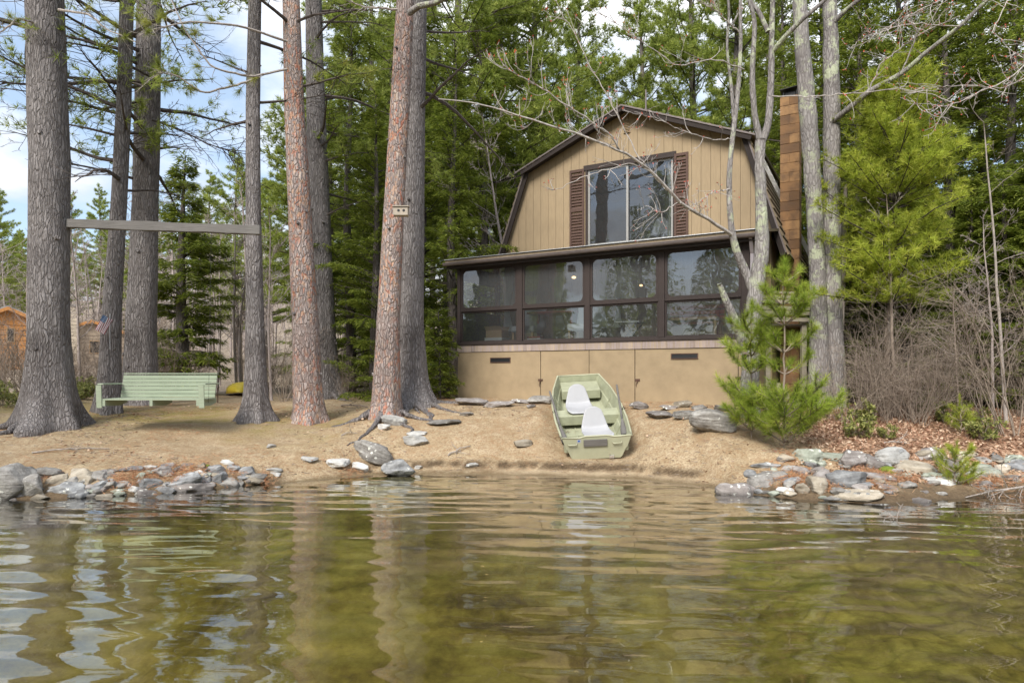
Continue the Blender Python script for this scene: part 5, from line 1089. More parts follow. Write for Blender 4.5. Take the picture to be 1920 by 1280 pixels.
for Tn, sd_n, z0, z1, n, L0, az, lm in ((T1, 21, 6.6, 14, 16, 2.8, None, 'pine_tall'), (T2, 22, 4.7, 13, 30, 2.4, None, 'pine_tall'), (T3, 23, 5.2, 14, 36, 3.3, (1.2, 5.2), 'pine_tall'), (T4, 24, 5.8, 12, 13, 1.8, None, 'pine_tall'), (T5, 25, 6.6, 14, 12, 2.2, None, 'pine_olive'), (T6, 26, 5.0, 14, 24, 2.6, (-1.3, 2.2), 'pine_tall'), (T7, 27, 7.2, 14, 10, 2.4, None, 'pine_olive'), (T8, 28, 5.6, 14, 16, 2.6, (-1.2, 2.0), 'pine_tall')):
    limb_crown(Tn[0], Tn[1], Tn[3], None, sd_n, z0, z1, n, L0, lm, azi=az, bare=.45)
def near_bough(T, pxs, seed, tufts, leafm='pine_olive'): fringe(T[0], T[3], [PX(*p) for p in pxs], seed, tufts, leafm)
near_bough(T5, [(538, 78, 10.6), (450, 48, 10.1), (360, 42, 9.6), (300, 55, 9.2), (262, 66, 8.9)], 1, (.35, .6, .75, .85, .97, .99))
near_bough(T5, [(538, 130, 10.6), (470, 145, 10), (400, 130, 9.7), (350, 60, 9.5), (310, -30, 9.5)], 2, (.12, .3, .5, .7))
near_bough(T1, [(110, 20, 10.3), (160, 25, 9.8), (205, 60, 9.5), (258, 78, 9.3)], 3, (.3, .55, .8, .99))
near_bough(T4, [(478, 150, 10.5), (430, 165, 10.2), (380, 175, 10), (330, 140, 9.8), (290, 135, 9.6)], 4, (.05, .25, .5, .8, .98))
near_bough(T1, [(60, 40, 10.2), (30, 30, 9.8), (0, 60, 9.4), (-40, 80, 9.2)], 6, (.2, .45, .6, .8))
near_bough(T7, [(745, 18, 10.9), (690, 10, 10.7), (640, -10, 10.6)], 7, (.4, .7, .95))
o = MB().tube([PX(*p) - T7[3] for p in ((768, 24, 11.0), (785, 12, 10.8), (815, 6, 10.7), (850, -12, 10.6), (880, -40, 10.5))], np.linspace(.055, .035, 5), 10).build('limb', M['bark_maple'], T7[0], smooth=True)
# dark horizontal limb behind the left trunk
mb = MB(); r_ = np.random.default_rng(3)
for pts in ([(265, 155, 12.6), (200, 152, 12.4), (120, 158, 12.2), (40, 158, 12), (-30, 150, 11.8)], [(265, 190, 12.6), (190, 205, 12.3), (130, 190, 12), (60, 205, 11.9)], [(285, 225, 12.7), (330, 240, 12.9), (390, 270, 13), (450, 290, 13.1)]):
    Q = np.array([PX(*p) for p in pts]) - T3[3]; mb.tube(Q, np.linspace(.05 if pts[0][1] == 155 else .022, .008, len(Q)), 6)
    for _ in range(26):
        t = r_.uniform(0, len(Q) - 1.01); j = int(t); p = Q[j] + (Q[j + 1] - Q[j]) * (t - j); branchy(mb, p, unit(Q[j + 1] - Q[j]) + r_.normal(size=3) * .5, r_.uniform(.4, 1.0), .009, 1, r_, 0, (0, 4, 2, 0), .12, .0, 6, .8, minr=.003)
mb.build('dead_limb', M['twig_dark'], T3[0])

# ------------------------------------------------------------------ maples in front of the cabin
def polytree(name, label, cat, base, polys, mat='bark_maple', twigs=None, seed=1, group=None):
    root = tag(empty(name, tuple(base)), label, cat, group)
    for nm, pts, w in polys:
        Q = np.array([PX(*p) for p in pts]); t = np.linspace(0, 1, len(Q)); tt = np.linspace(0, 1, len(Q) * 6); Q = np.stack([np.interp(tt, t, Q[:, i]) for i in range(3)], 1)
        for _ in range(4): Q[1:-1] = (Q[:-2] + Q[1:-1] + Q[2:]) / 3
        W = np.interp(tt, np.linspace(0, 1, len(w)), w) / 2 * np.array([q[1] for q in Q]) / F
        n = 18 if W.max() > .05 else 8; Rr = np.random.default_rng(seed); 
        mb = MB(); Vq = Q - base; mb.tube(Vq, W, n)
        V = mb.v[0].reshape(-1, n, 3) if False else mb.v[0]; c = np.repeat(Vq, n, 0); V[:] = c + (V - c) * (1 + (fb3(V * 9 + seed, seed, 3)[:, None] - .5) * .35)
        mb.build(nm, M[mat], root, smooth=True)
    return root
DM = 10.75
mb_base = np.array([k2x(1407) * DM, DM, gz(k2x(1407) * DM, DM)])
MP = polytree('maple_tree', 'grey lichened forked maple growing in front of the right porch corner', 'tree', mb_base, [
    ('trunk', [(1407, 800, DM), (1406, 720, DM), (1411, 600, DM), (1417, 540, DM), (1430, 470, DM), (1427, 380, DM), (1424, 300, DM), (1426, 262, DM)], [38, 33, 30, 28, 26, 20, 18, 20]),
    ('limb', [(1426, 268, DM), (1414, 215, DM), (1410, 150, DM), (1412, 100, DM), (1416, 40, DM), (1402, -10, DM), (1398, -90, DM)], [13, 11, 10, 9, 8, 7, 6]),
    ('limb', [(1427, 270, DM), (1441, 235, DM), (1446, 150, DM), (1447, 60, DM), (1449, -10, DM), (1452, -100, DM)], [15, 13, 12, 10, 9, 7]),
    ('limb', [(1448, 98, DM), (1475, 65, DM - .2), (1512, 30, DM - .4), (1548, 0, DM - .5), (1600, -50, DM - .7)], [10, 9, 8, 7, 6]),
    ('limb', [(1440, 60, DM), (1425, 25, DM + .1), (1405, 0, DM + .2), (1380, -40, DM + .3)], [9, 8, 7, 6]),
    ('limb', [(1413, 548, DM), (1396, 505, DM), (1378, 465, DM - .05), (1370, 420, DM - .1), (1366, 340, DM - .1), (1372, 270, DM - .1), (1382, 190, DM - .1), (1389, 100, DM - .1), (1388, 0, DM - .1), (1392, -80, DM)], [18, 15, 14, 11, 10, 9, 8, 7, 6, 5]),
    ('limb', [(1376, 225, DM - .1), (1370, 150, DM - .15), (1362, 90, DM - .2), (1368, 20, DM - .2), (1360, -40, DM - .2)], [7, 6, 5, 5, 4]),
    ('broken_limb', [(1398, 660, DM - .1), (1378, 600, DM - .25), (1362, 565, DM - .35), (1349, 532, DM - .4)], [18, 17, 13, 9])], seed=5)
def arching(T, base, pts, w, seed, ntw=26, up=.25, buds=True, tl=(.15, .5), name='bare_branch', mat='twig_pale'):
    r = np.random.default_rng(seed); Q = np.array([PX(*p) for p in pts]) - base; t = np.linspace(0, 1, len(Q)); tt = np.linspace(0, 1, 30); Q = np.stack([np.interp(tt, t, Q[:, i]) for i in range(3)], 1)
    Q[1:-1] = (Q[:-2] + Q[1:-1] + Q[2:]) / 3; Q[1:-1] += r.normal(0, .008, Q[1:-1].shape); mb = MB().tube(Q, np.linspace(w[0], w[1], 30), 7); tips = []
    for _ in range(ntw):
        j = int(r.uniform(.12, .99) * 28); d = unit(Q[j + 1] - Q[j]) * .55 + r.normal(size=3) * .55; branchy(mb, Q[j], d, r.uniform(*tl), .006, 1, r, 0, (0, 2, 1, 0), .13, up, 7, .7, tips, .6, .0022, (5, 4, 3, 3))
        tips.append(Q[j])
    if buds and tips:
        C = np.array(tips)[r.random(len(tips)) < .45]
        if len(C): Cn = np.repeat(C, 3, 0); cards(mb, Cn, r.normal(size=Cn.shape) + [0, 0, .8], .028, .013, 1, r=r)
    return mb.build(name, [M[mat], M['bud']], T)
arching(MP, mb_base, [(1372, 440, 10.65), (1330, 412, 10.4), (1280, 385, 10.1), (1232, 330, 9.8), (1196, 300, 9.6), (1150, 278, 9.4), (1090, 252, 9.2), (1020, 232, 9.0), (940, 205, 8.8), (880, 192, 8.7), (822, 186, 8.6)], (.030, .006), 31, 44)
arching(MP, mb_base, [(1162, 285, 9.45), (1148, 255, 9.3), (1110, 230, 9.2), (1060, 195, 9.0), (1000, 155, 8.8), (950, 130, 8.7), (935, 105, 8.6)], (.014, .005), 32, 26)
arching(MP, mb_base, [(1225, 325, 9.75), (1180, 305, 9.6), (1130, 320, 9.4), (1085, 335, 9.3), (1050, 355, 9.2), (1025, 355, 9.1)], (.009, .003), 33, 10, .0)
arching(MP, mb_base, [(1370, 262, 10.6), (1330, 262, 10.3), (1280, 245, 10.0), (1235, 225, 9.8), (1190, 210, 9.6)], (.009, .003), 34, 12, .05)
arching(MP, mb_base, [(1368, 355, 10.6), (1338, 360, 10.4), (1310, 378, 10.2), (1290, 395, 10.1)], (.009, .003), 35, 8, .0)
arching(MP, mb_base, [(1270, 380, 10.05), (1240, 400, 9.9), (1215, 385, 9.8), (1195, 395, 9.7)], (.007, .003), 36, 8, .0)
arching(MP, mb_base, [(1448, 180, 10.7), (1520, 182, 10.4), (1590, 176, 10.1), (1680, 165, 9.8), (1760, 180, 9.6), (1790, 195, 9.5)], (.010, .003), 37, 12, .05)
arching(MP, mb_base, [(1385, 60, 10.6), (1340, 20, 10.4), (1290, -10, 10.2)], (.012, .005), 38, 14, .1)
arching(MP, mb_base, [(1395, 130, 10.6), (1340, 110, 10.3), (1270, 125, 10.1), (1180, 60, 9.9), (1120, 20, 9.8)], (.010, .004), 39, 16, .1)
arching(MP, mb_base, [(1200, 300, 9.6), (1150, 200, 9.5), (1110, 130, 9.4), (1075, 60, 9.3), (1040, 0, 9.2), (1020, -30, 9.2)], (.009, .004), 40, 14, .1)
# two lichen-spotted trunks
DL = 12.0; lb_ = np.array([k2x(1545) * DL, DL, gz(k2x(1545) * DL, DL)])
LT = polytree('maple_tree', 'lichen-patched double-trunked maple right of the chimney', 'tree', lb_, [
    ('trunk', [(1540, 780, DL), (1536, 640, DL), (1534, 560, DL), (1530, 450, DL), (1524, 330, DL), (1514, 200, DL), (1502, 60, DL), (1498, -40, DL), (1492, -160, DL)], [52, 34, 30, 28, 30, 30, 26, 24, 20]),
    ('trunk', [(1558, 780, DL + .1), (1560, 640, DL + .1), (1558, 540, DL + .1), (1560, 400, DL + .1), (1560, 200, DL + .1), (1557, 60, DL + .1), (1556, -60, DL + .1), (1560, -160, DL + .1)], [56, 42, 36, 30, 30, 26, 24, 20]),
    ('limb', [(1560, 228, DL), (1590, 205, DL - .3), (1630, 170, DL - .6), (1690, 140, DL - .9), (1740, 95, DL - 1.2), (1800, 50, DL - 1.5), (1850, 0, DL - 1.7), (1900, -40, DL - 1.8)], [11, 11, 10, 9, 8, 7, 6, 5]),
    ('limb', [(1566, 40, DL), (1590, 15, DL - .2), (1625, -10, DL - .4), (1660, -60, DL - .5)], [10, 8, 7, 6])], seed=9)
for i, (pts, w) in enumerate((([(1690, 140, 11.1), (1720, 60, 10.8), (1700, 20, 10.6), (1690, -20, 10.5)], (.012, .005)), ([(1630, 168, 11.4), (1650, 120, 11.2), (1690, 90, 11), (1730, 60, 10.8), (1800, 30, 10.6)], (.014, .005)), ([(1800, 50, 10.5), (1700, 45, 10.3), (1620, 70, 10.1), (1590, 95, 10)], (.010, .003)), ([(1850, 0, 10.3), (1790, -10, 10.1), (1700, 30, 10), (1650, 60, 9.9)], (.010, .003)), ([(1900, -20, 10.2), (1860, 60, 10), (1900, 100, 9.9), (1960, 120, 9.8)], (.008, .003)), ([(1960, 90, 9.3), (1890, 150, 9.2), (1800, 190, 9.1), (1740, 210, 9.1), (1700, 180, 9)], (.010, .003)), ([(1960, 130, 9.3), (1880, 165, 9.2), (1780, 160, 9.1), (1700, 175, 9)], (.008, .003)))):
    arching(LT, lb_, pts, w, 60 + i, 20, .02)
b0 = G(1505, 740, 10, 14); sn = tag(MB().tube([PX(1572, 700, 12.4) , PX(1578, 560, 12.4), PX(1582, 420, 12.4), PX(1586, 345, 12.4)], [.07, .06, .055, .03], 9).build('dead_snag', M['twig'], smooth=True), 'broken pale dead snag behind the double-trunked maple', 'snag')

# ------------------------------------------------------------------ young pines
def sapling(name, base, H, label, seed, whorls, nl=.14, per=90, leafm='pine_red', lean=(0, 0), grp=None, step=.13, nw=.005, rise=.45, stem=.02):
    r = np.random.default_rng(seed); root = tag(empty(name, tuple(base)), label, 'sapling', grp); tk = MB(); mb = MB(); zs_ = np.linspace(-.1, H - .15, 14)
    P_ = np.stack([lean[0] * (zs_ / H) ** 1.3, lean[1] * zs_ / H, zs_], 1); P_[1:, :2] += r.normal(0, .012, (13, 2)); tk.tube(P_, np.linspace(stem, .007, 14), 8)
    C, Dn = [], []
    def brush(Q, sub=True):
        q = np.linspace(0, 1, len(Q)); L = np.linalg.norm(np.diff(Q, axis=0), axis=1).sum(); k = max(int(L * .68 / .04), 3)
        for t in np.linspace(.38, 1, k):
            p = np.array([np.interp(t, q, Q[:, i]) for i in range(3)]); j = min(int(t * (len(Q) - 1)), len(Q) - 2); C.append(p); Dn.append(Q[j + 1] - Q[j])
    for z, L, n in whorls:
        a0 = r.uniform(0, 6.3)
        for i in range(n):
            a = a0 + i * 6.283 / n + r.uniform(-.3, .3); p = np.array([np.interp(z, P_[:, 2], P_[:, c]) for c in range(3)]); Lr = L * r.uniform(.75, 1.15)
            Q = wob(p, (math.cos(a), math.sin(a), rise), Lr, 7, r, .06, .07); mb.tube(Q, np.linspace(.010, .005, 8), 6, 1); brush(Q)
            for _ in range(int(Lr / .11)):
                j = r.integers(2, 7); d = unit(Q[j] - Q[j - 1]); sd2 = unit(np.cross(d, [0, 0, 1.])) * r.choice([-1, 1]); Q2 = wob(Q[j], d * .8 + sd2 * .7 + [0, 0, .25], Lr * r.uniform(.2, .4), 5, r, .06, .08); mb.tube(Q2, np.linspace(.006, .004, 6), 5, 1); brush(Q2)
    brush(np.array([P_[-4], P_[-1], P_[-1] + [0, 0, .16]]))
    needles(mb, np.array(C), np.array(Dn), int(per * .34), nl, nw, .8, 0, r, along=.05)
    tk.build('trunk', M['twig_brown'], root, smooth=True); mb.build('crown', [M[leafm], M['twig_brown']], root); return root
b1 = G(1470, 846, 7.6, 12)
sapling('pine_sapling', b1, 2.58, 'tall bright green pine sapling in front of the right porch corner', 71, [(.12, .70, 6), (.26, .76, 6), (.45, .72, 6), (.62, .50, 4), (1.05, .40, 3), (1.35, .54, 5), (1.72, .60, 6), (2.0, .44, 5), (2.3, .26, 4)])
b2 = G(1408, 826, 7.6, 12)
sapling('pine_sapling', b2, 1.95, 'shorter bushy pine sapling left of the tall one, under the maple fork', 72, [(.15, .55, 5), (.4, .5, 5), (.95, .40, 5), (1.2, .46, 6), (1.5, .36, 5)])
b3 = np.array([k2x(1792) * 8.35, 8.35, gz(k2x(1792) * 8.35, 8.35) - .05])
sapling('pine_sapling', b3, .55, 'small feathery light green pine growing out of the right wall', 73, [(.05, .30, 5), (.18, .30, 5), (.32, .22, 4), (.42, .15, 3)], nl=.08, per=150, leafm='pine_bright', nw=.003, stem=.01)
b3 = G(1802, 812, 8, 12); sapling('pine_sapling', b3, .55, 'little olive pine seedling in the leaf litter above the right wall', 74, [(.05, .22, 5), (.18, .2, 5), (.32, .15, 4)], nl=.07, per=150, leafm='pine_bright', nw=.003, stem=.01)
# the big young white pine on the right
by = np.array([k2x(1676) * 11.6, 11.6, gz(k2x(1676) * 11.6, 11.6)])
yp = pine_tree('white_pine', 5.95, 1.12, 81, 1.95, 'pine_bright', 7, .19, .05, 14, .13, .0095, 46, 8, 1.0, 3.2); yp.location = tuple(by); tag(yp, 'dense bright yellow-green young white pine right of the double-trunked maple', 'tree')
for c in KIDS[yp.name]:
    if c.name.startswith('trunk'): c.data.materials[0] = M['twig_brown']
# small filler stones packed between the listed ones
fr0 = np.random.default_rng(404)
for i in range(100):
    left = i < 36; px = fr0.uniform(0, 500) if left else fr0.uniform(1400, 1920); lo_, hi_ = (np.interp(px, [0, 250, 500], [886, 884, 882]), np.interp(px, [0, 250, 500], [938, 932, 905])) if left else (np.interp(px, [1400, 1500, 1920], [880, 848, 858]), np.interp(px, [1400, 1600, 1920], [925, 942, 918]))
    py = fr0.uniform(lo_, hi_); p = G(px, py); s = p[1] / F; w = fr0.uniform(16, 34) * s; h = w * fr0.uniform(.4, .7)
    rock('stone', (p[0], p[1] + .03, p[2] + h * .12), w, h, w * .9, (G_, B_, T_, P_, G_, N_)[i % 6], 'small filler stone packed into the left shore edging' if left else 'small filler stone packed into the right shore edging', 'filler stones of the left edging' if left else 'filler stones of the right edging', seed=3000 + i, angular=1, detail=False)
# ------------------------------------------------------------------ forest behind: prototypes and copies
hA = hemlock_tree('hemlock_tree', 11.0, 2.7, 101, .25, .36, 175, nb=6, cardL=.14, cardW=.026); tag(hA, cat='tree')
hB = hemlock_tree('hemlock_tree', 8.5, 2.3, 102, .2, .34, 185, nb=6, cardL=.13, cardW=.024); tag(hB, cat='tree')
hC = hemlock_tree('hemlock_tree', 5.2, 1.55, 103, .35, .22, 210, nb=7, cardL=.13, cardW=.025); tag(hC, cat='tree')
hS = hemlock_tree('hemlock_sapling', 1.9, .75, 104, .12, .13, 190, nb=5, cardL=.09, cardW=.022, tr=.02); tag(hS, cat='sapling')
pA = pine_tree('white_pine', 14.5, 3.6, 111, 4.4, 'pine_tall', 5, .60, .19, 11, .2, .022, 34); tag(pA, cat='tree')
pB = pine_tree('white_pine', 12.5, 3.1, 112, 3.2, 'pine_tall', 5, .56, .16, 11, .19, .022, 34); tag(pB, cat='tree')
dA = bare_tree('bare_tree', 9.0, 121, .085, kn=(16, 6, 4, 0)); dB = bare_tree('bare_tree', 7.0, 122, .06, kn=(14, 6, 4, 0)); dC = bare_tree('bare_tree', 5.0, 123, .04, 'twig_brown', kn=(12, 6, 3, 0), z1=.15)
for o in (dA, dB, dC): tag(o, cat='tree')
used = set()
def put(proto, px, D, sc, label, group=None, rz=None, sz=None):
    x = k2x(px) * D; o = place(proto, proto.name in used, (x, D, gz(x, D) - .05), random.uniform(0, 6.3) if rz is None else rz, sc, label, group, sz); used.add(proto.name); return o
gh = 'evergreens behind the cabin clearing'
for pr, px, D, sc, lb in (
    (hC, 345, 16.5, 1.15, 'dark hemlock standing between the swing beam pines'),
    (hA, 655, 17.5, .95, 'dense hemlock just right of the purple-grey pine'), (hB, 705, 15.8, .85, 'lower hemlock between the two pairs of tall trunks'), (hA, 790, 19.5, 1.1, 'tall hemlock behind the bird house trunk'),
    (hB, 850, 16.6, 1.0, 'hemlock filling the gap left of the cabin corner'), (hA, 905, 20.0, 1.05, 'tall hemlock above the left slope of the cabin roof'), (hB, 965, 22.5, 1.1, 'hemlock behind the left gable slope'), (hA, 730, 23, 1.2, 'far tall hemlock between the trunk pairs'),
    (hA, 620, 24, 1.0, 'far hemlock behind the purple-grey pine'), (hS, 822, 14.0, 1.0, None), (hS, 790, 14.6, .8, None),
    (hA, 1545, 17.5, 1.2, 'tall dark hemlock behind the double-trunked maple'), (hB, 1610, 15.6, 1.15, 'dark hemlock left behind the bright young pine'), (hA, 1690, 16.8, 1.15, 'tall dark hemlock directly behind the bright young pine'), (hB, 1775, 14.6, 1.1, 'dark hemlock right of the bright young pine'),
    (hA, 1840, 15.6, 1.15, 'tall drooping hemlock near the right frame edge'), (hB, 1900, 13.8, 1.1, 'dark hemlock at the right frame edge'), (hA, 1930, 17.0, 1.2, 'tallest hemlock at the far right'), (hA, 1470, 21.5, 1.25, 'hemlock rising behind the chimney'), (hB, 1730, 19.5, 1.4, 'far hemlock above the bright young pine'), (hA, 1620, 21.5, 1.3, 'far hemlock between the maple and the young pine'), (hC, 1985, 12.2, 1.3, 'hemlock at the extreme right edge beside the arching shrubs'), (hC, 1640, 13.3, .85, 'small hemlock low behind the deck end'), (hC, 1740, 12.9, .8, 'small hemlock low behind the thin sapling trunks'), (hC, 1820, 12.6, .75, 'small hemlock low in the right thicket'), (hC, 1590, 12.9, .7, 'small hemlock right beside the double-trunked maple'), (hC, 1700, 12.2, .62, 'small hemlock in the middle of the right thicket'), (hC, 1880, 11.9, .8, 'small hemlock behind the leaning thin sapling'), (hC, 1930, 11.6, .75, 'small hemlock behind the arching shrubs')):
    if pr is hS: put(pr, px, D, sc, 'low hemlock sapling at the left corner of the cabin' if px == 822 else 'small hemlock sapling near the root-laced pine', 'hemlock saplings')
    else: put(pr, px, D, sc, lb, gh)
gp = 'white pines beyond the cabin'
for pr, px, D, sc, lb in ((pA, 850, 21, 1.25, 'white pine above the hemlocks left of the cabin'), (pB, 935, 24, 1.4, 'white pine with feathery boughs left of the gable peak'), (pA, 1003, 26, 1.35, 'white pine whose thick trunk rises behind the left roof slope'), (pA, 1090, 31, 1.3, 'white pine beyond the gable peak'), (pB, 1205, 30, 1.45, 'open white pine right of the antenna'), (pA, 1300, 27, 1.3, 'white pine behind the right roof slope'), (pB, 1385, 24, 1.3, 'white pine behind the maple fork'),
    (pB, 445, 30, .82, 'pale pine between the hemlock and the slim swing pine'), (pA, 395, 42, .85, 'far pine above the dark hemlock'),
    (pA, 1150, 39, 1.1, 'distant white pine between the two roof-top pines'), (pB, 690, 27, 1.5, 'white pine behind the trunk pairs'), (pB, 560, 25, .95, 'pale white pine behind the red-flaked trunk'), (pB, 505, 34, .8, 'distant pine right of the swing pine'), (pA, 770, 30, 1.15, 'distant white pine behind the bird house tree'), (pB, 1440, 29, 1.3, 'far white pine between roof and chimney'), (pB, 1020, 36, 1.15, 'far white pine left of the peak')):
    put(pr, px, D, sc, lb, gp)
gf = 'distant evergreens on the left hillside'
for i in range(26):
    px = random.uniform(-60, 560); D = random.uniform(55, 95); pr = (pA, pB, hA)[i % 3]; put(pr, px, D, random.uniform(.7, 1.15), ('thin crowned pine far off on the left hillside', 'small pine far off on the left hillside', 'dark conical evergreen far off on the left hillside')[i % 3], gf + (', tall pines', ', small pines', ', dark ones')[i % 3])
for i in range(34):                                   # evergreens closing the view behind the wood
    px = (560 + i * 42) % 1440 + 560; D = random.uniform(34, 60)
    if 1030 < px < 1380: continue
    put((hA, pA, hB, pB)[i % 4], px, D, random.uniform(1.0, 1.45), ('dark hemlock deep in the wood behind the cabin', 'tall pine deep in the wood behind the cabin', 'short hemlock deep in the wood behind the cabin', 'slim pine deep in the wood behind the cabin')[i % 4], ('hemlocks deep in the wood', 'tall pines deep in the wood', 'short hemlocks deep in the wood', 'slim pines deep in the wood')[i % 4])
gd = 'bare grey trees beyond the left clearing'
k_ = 0
for D0, D1, n, smin, smax in ((17, 24, 14, .55, .85), (25, 42, 62, .6, 1.0), (45, 90, 130, .9, 1.4)):
    for i in range(n):
        px = random.uniform(-80, 640); D = random.uniform(D0, D1)
        if D < 50 and (-30 < px < 75 or 120 < px < 200): continue
        pr = (dA, dB, dC)[i % 3]; put(pr, px, D, random.uniform(smin, smax), ('tall bare grey tree among the leafless wood on the left', 'bare grey tree among the leafless wood on the left', 'small bare brown tree in the leafless wood on the left')[i % 3], gd + (' tall', ' middling', ' small')[i % 3])
for px, D, sc, lb in ((150, 16.5, .72, 'crooked bare tree between the two left pines'), (510, 14.6, .62, 'bare crooked tree right of the slim swing pine'), (300, 22, .7, 'bare tree behind the dark hemlock'), (45, 20, .6, 'bare tree at the left edge near the log house'), (1860, 11.2, .5, 'thin bare sapling on the right in front of the hemlocks'), (955, 18.5, .9, 'slender grey bare trunk left of the cabin roof')):
    put((dB, dA, dC)[int(px) % 3], px, D, sc, lb)
# thickets
bA = bush('shrub', 1.7, 131, 'twig_thicket', 10, minr=.0016, rad=.008); bB = bush('shrub', 1.5, 132, 'twig_brown', 14); bC = bush('shrub', 1.9, 133, 'twig_brown', 9, (6, 4, 0)); bD = bush('arching_shrub', 2.6, 134, 'twig_thicket', 6, (7, 5, 0), width=.5, rad=.011, minr=.0018)
for o in (bA, bB, bC, bD): tag(o, cat='shrub')
BU = set()
def putb(pr, px, D, sc, label, group):
    x = k2x(px) * D; o = pr.copy() if pr.name in BU else pr
    if pr.name in BU: COL.objects.link(o)
    BU.add(pr.name); o.location = (x, D, gz(x, D)); o.rotation_euler = (random.uniform(-.1, .1), random.uniform(-.1, .1), random.uniform(0, 6.3)); o.scale = (sc,) * 3; o['label'] = label; o['group'] = group; return o
for i in range(34):
    px = random.uniform(1600, 1960); D = random.uniform(10.4, 12.6); q = i % 3
    putb((bA, bB, bD)[q], px, D, random.uniform(.45, .85), ('pale twiggy bare shrub in the thicket right of the maple', 'brown twiggy bare shrub in the thicket right of the maple', 'arching grey bare shrub in the thicket right of the maple')[q], ('pale shrubs of the right thicket', 'brown shrubs of the right thicket', 'arching shrubs of the right thicket')[q])
for px, D, sc, lb in ((1580, 10.6, .75, 'dense grey twiggy shrub at the foot of the double-trunked maple'), (1625, 10.9, .85, 'tangled grey shrub right of the double-trunked maple'), (1545, 10.9, .6, 'low twiggy shrub left of the double-trunked maple')): putb(bA, px, D, sc, lb, 'grey shrubs round the maple')
for px, D, sc, lb in ((1905, 9.8, .95, 'pale arching shrub nearest the water at the right frame edge'), (1870, 10.2, .9, 'pale arching shrub beside the leaning thin sapling'), (1950, 10.0, 1.1, 'tallest arching shrub, half outside the right frame edge')): putb(bD, px, D, sc, lb, 'arching shrubs at the right edge')
for i in range(84):
    px = random.uniform(-40, 560) if i < 72 else random.uniform(620, 900); D = random.uniform(13.5, 24) if i < 48 else random.uniform(15, 18); q = i % 2
    if i < 72 and 360 < px < 500 and D < 19: continue
    if i < 72: putb((bB, bC)[q], px, D, random.uniform(.5, 1.1), ('dense brown shrub in the brush behind the swing', 'open brown shrub in the brush behind the swing')[q], ('dense shrubs behind the swing', 'open shrubs behind the swing')[q])
    else: putb((bA, bC)[q], px, D, random.uniform(.35, .6), ('pale low shrub under the hemlocks left of the cabin', 'brown low shrub under the hemlocks left of the cabin')[q], ('pale shrubs under the hemlocks', 'brown shrubs under the hemlocks')[q])
# mountain laurel patches
def laurel(seed, rad=.32):
    r = np.random.default_rng(seed); mb = MB(); tips = []
    for _ in range(9): a = r.uniform(0, 6.3); branchy(mb, (0, 0, -.03), (math.cos(a) * .7, math.sin(a) * .7, 1), rad * r.uniform(.7, 1.2), .006, 1, r, 1, (0, 4, 2, 0), .12, .03, 5, .8, tips, .6, .003)
    C = np.repeat(np.array(tips), 7, 0); cards(mb, C, r.normal(size=C.shape) * .8 + [0, 0, .35], .075, .026, 0, r=r, droop=.1); return tag(mb.build('laurel_shrub', [M['laurel'], M['twig_brown']]), cat='shrub')
lA, lB = laurel(141), laurel(142, .4)
for i in range(34):
    if i < 14: px, D = random.uniform(1600, 1950), random.uniform(9.4, 12.0)
    else: px, D = random.uniform(-30, 200), random.uniform(12, 15.5)
    putb((lA, lB)[i % 2], px, D, random.uniform(.4, .95), ('olive-leaved low laurel on the right bank', 'olive-leaved laurel in the brush on the far left')[i >= 14], ('laurels of the right bank', 'laurels at the far left')[i >= 14])
# thin bare poles on the right
for px0, px1, D, w, top, lb in ((1680, 1665, 11.2, .035, 4.6, 'thin straight brown sapling trunk in front of the bright young pine'), (1712, 1704, 12.0, .028, 3.6, 'second thin sapling trunk right of the first'), (1888, 1846, 10.6, .03, 5.6, 'thin grey leaning sapling near the right edge'), (1795, 1790, 11.4, .018, 3.2, 'very thin stem in the right thicket')):
    x = k2x(px0) * D; z0 = gz(x, D); r_ = np.random.default_rng(int(px0)); q = np.linspace(0, 1, 14); pts = np.stack([x + (k2x(px1) * D - x) * q, np.full(14, D), z0 - .1 + (top - z0) * q], 1); pts[1:, :2] += np.cumsum(r_.normal(0, .008, (13, 2)), 0)
    e = tag(empty('bare_sapling', (x, D, z0)), lb, 'sapling', 'thin saplings on the right'); MB().tube(pts - [x, D, z0], np.linspace(w, .008, 14), 8).build('trunk', M['twig_brown' if px0 < 1800 else 'twig'], e, smooth=True); mb = MB()
    for j in range(4, 14): a = r_.uniform(0, 6.3); branchy(mb, pts[j] - [x, D, z0], (math.cos(a), math.sin(a), .5), r_.uniform(.3, .9), .006, 1, r_, 0, (0, 4, 2, 0), .13, .03, 6, .8, minr=.0025)
    mb.build('crown', M['twig'], e)
# leaf litter and dry needles lying on the ground
r_ = np.random.default_rng(77); n = 26000; y = r_.uniform(8.3, 13.5, n); x = r_.uniform(3.6, 10.5, n); t_ = y - shore(x); keep = (x < .79 * y) & (t_ > .25) & (x > 4.0 + (y - 9) * .12 + r_.normal(0, .25, n)); x, y = x[keep], y[keep]; z = ground(x, y) + .006
mb = MB(); c = np.stack([x, y, z], 1); d = r_.normal(size=c.shape); d[:, 2] = np.abs(d[:, 2]) * .3 + .12; cards(mb, c, d, .06, .03, 0, r=r_); tag(mb.build('leaf_litter', M['litter']), kind='stuff')
mb = MB(); spots = [(230, 900, 24), (255, 893, 22), (285, 893, 20), (315, 892, 26), (350, 890, 26), (375, 893, 22), (95, 897, 12), (440, 890, 16), (500, 905, 12), (1490, 893, 30), (1465, 905, 20), (1555, 917, 16), (1510, 905, 18), (1660, 895, 30), (1650, 915, 22), (1885, 905, 40), (1840, 912, 26), (1700, 900, 22), (1480, 868, 20), (1610, 885, 24), (660, 885, 20)]
C = []
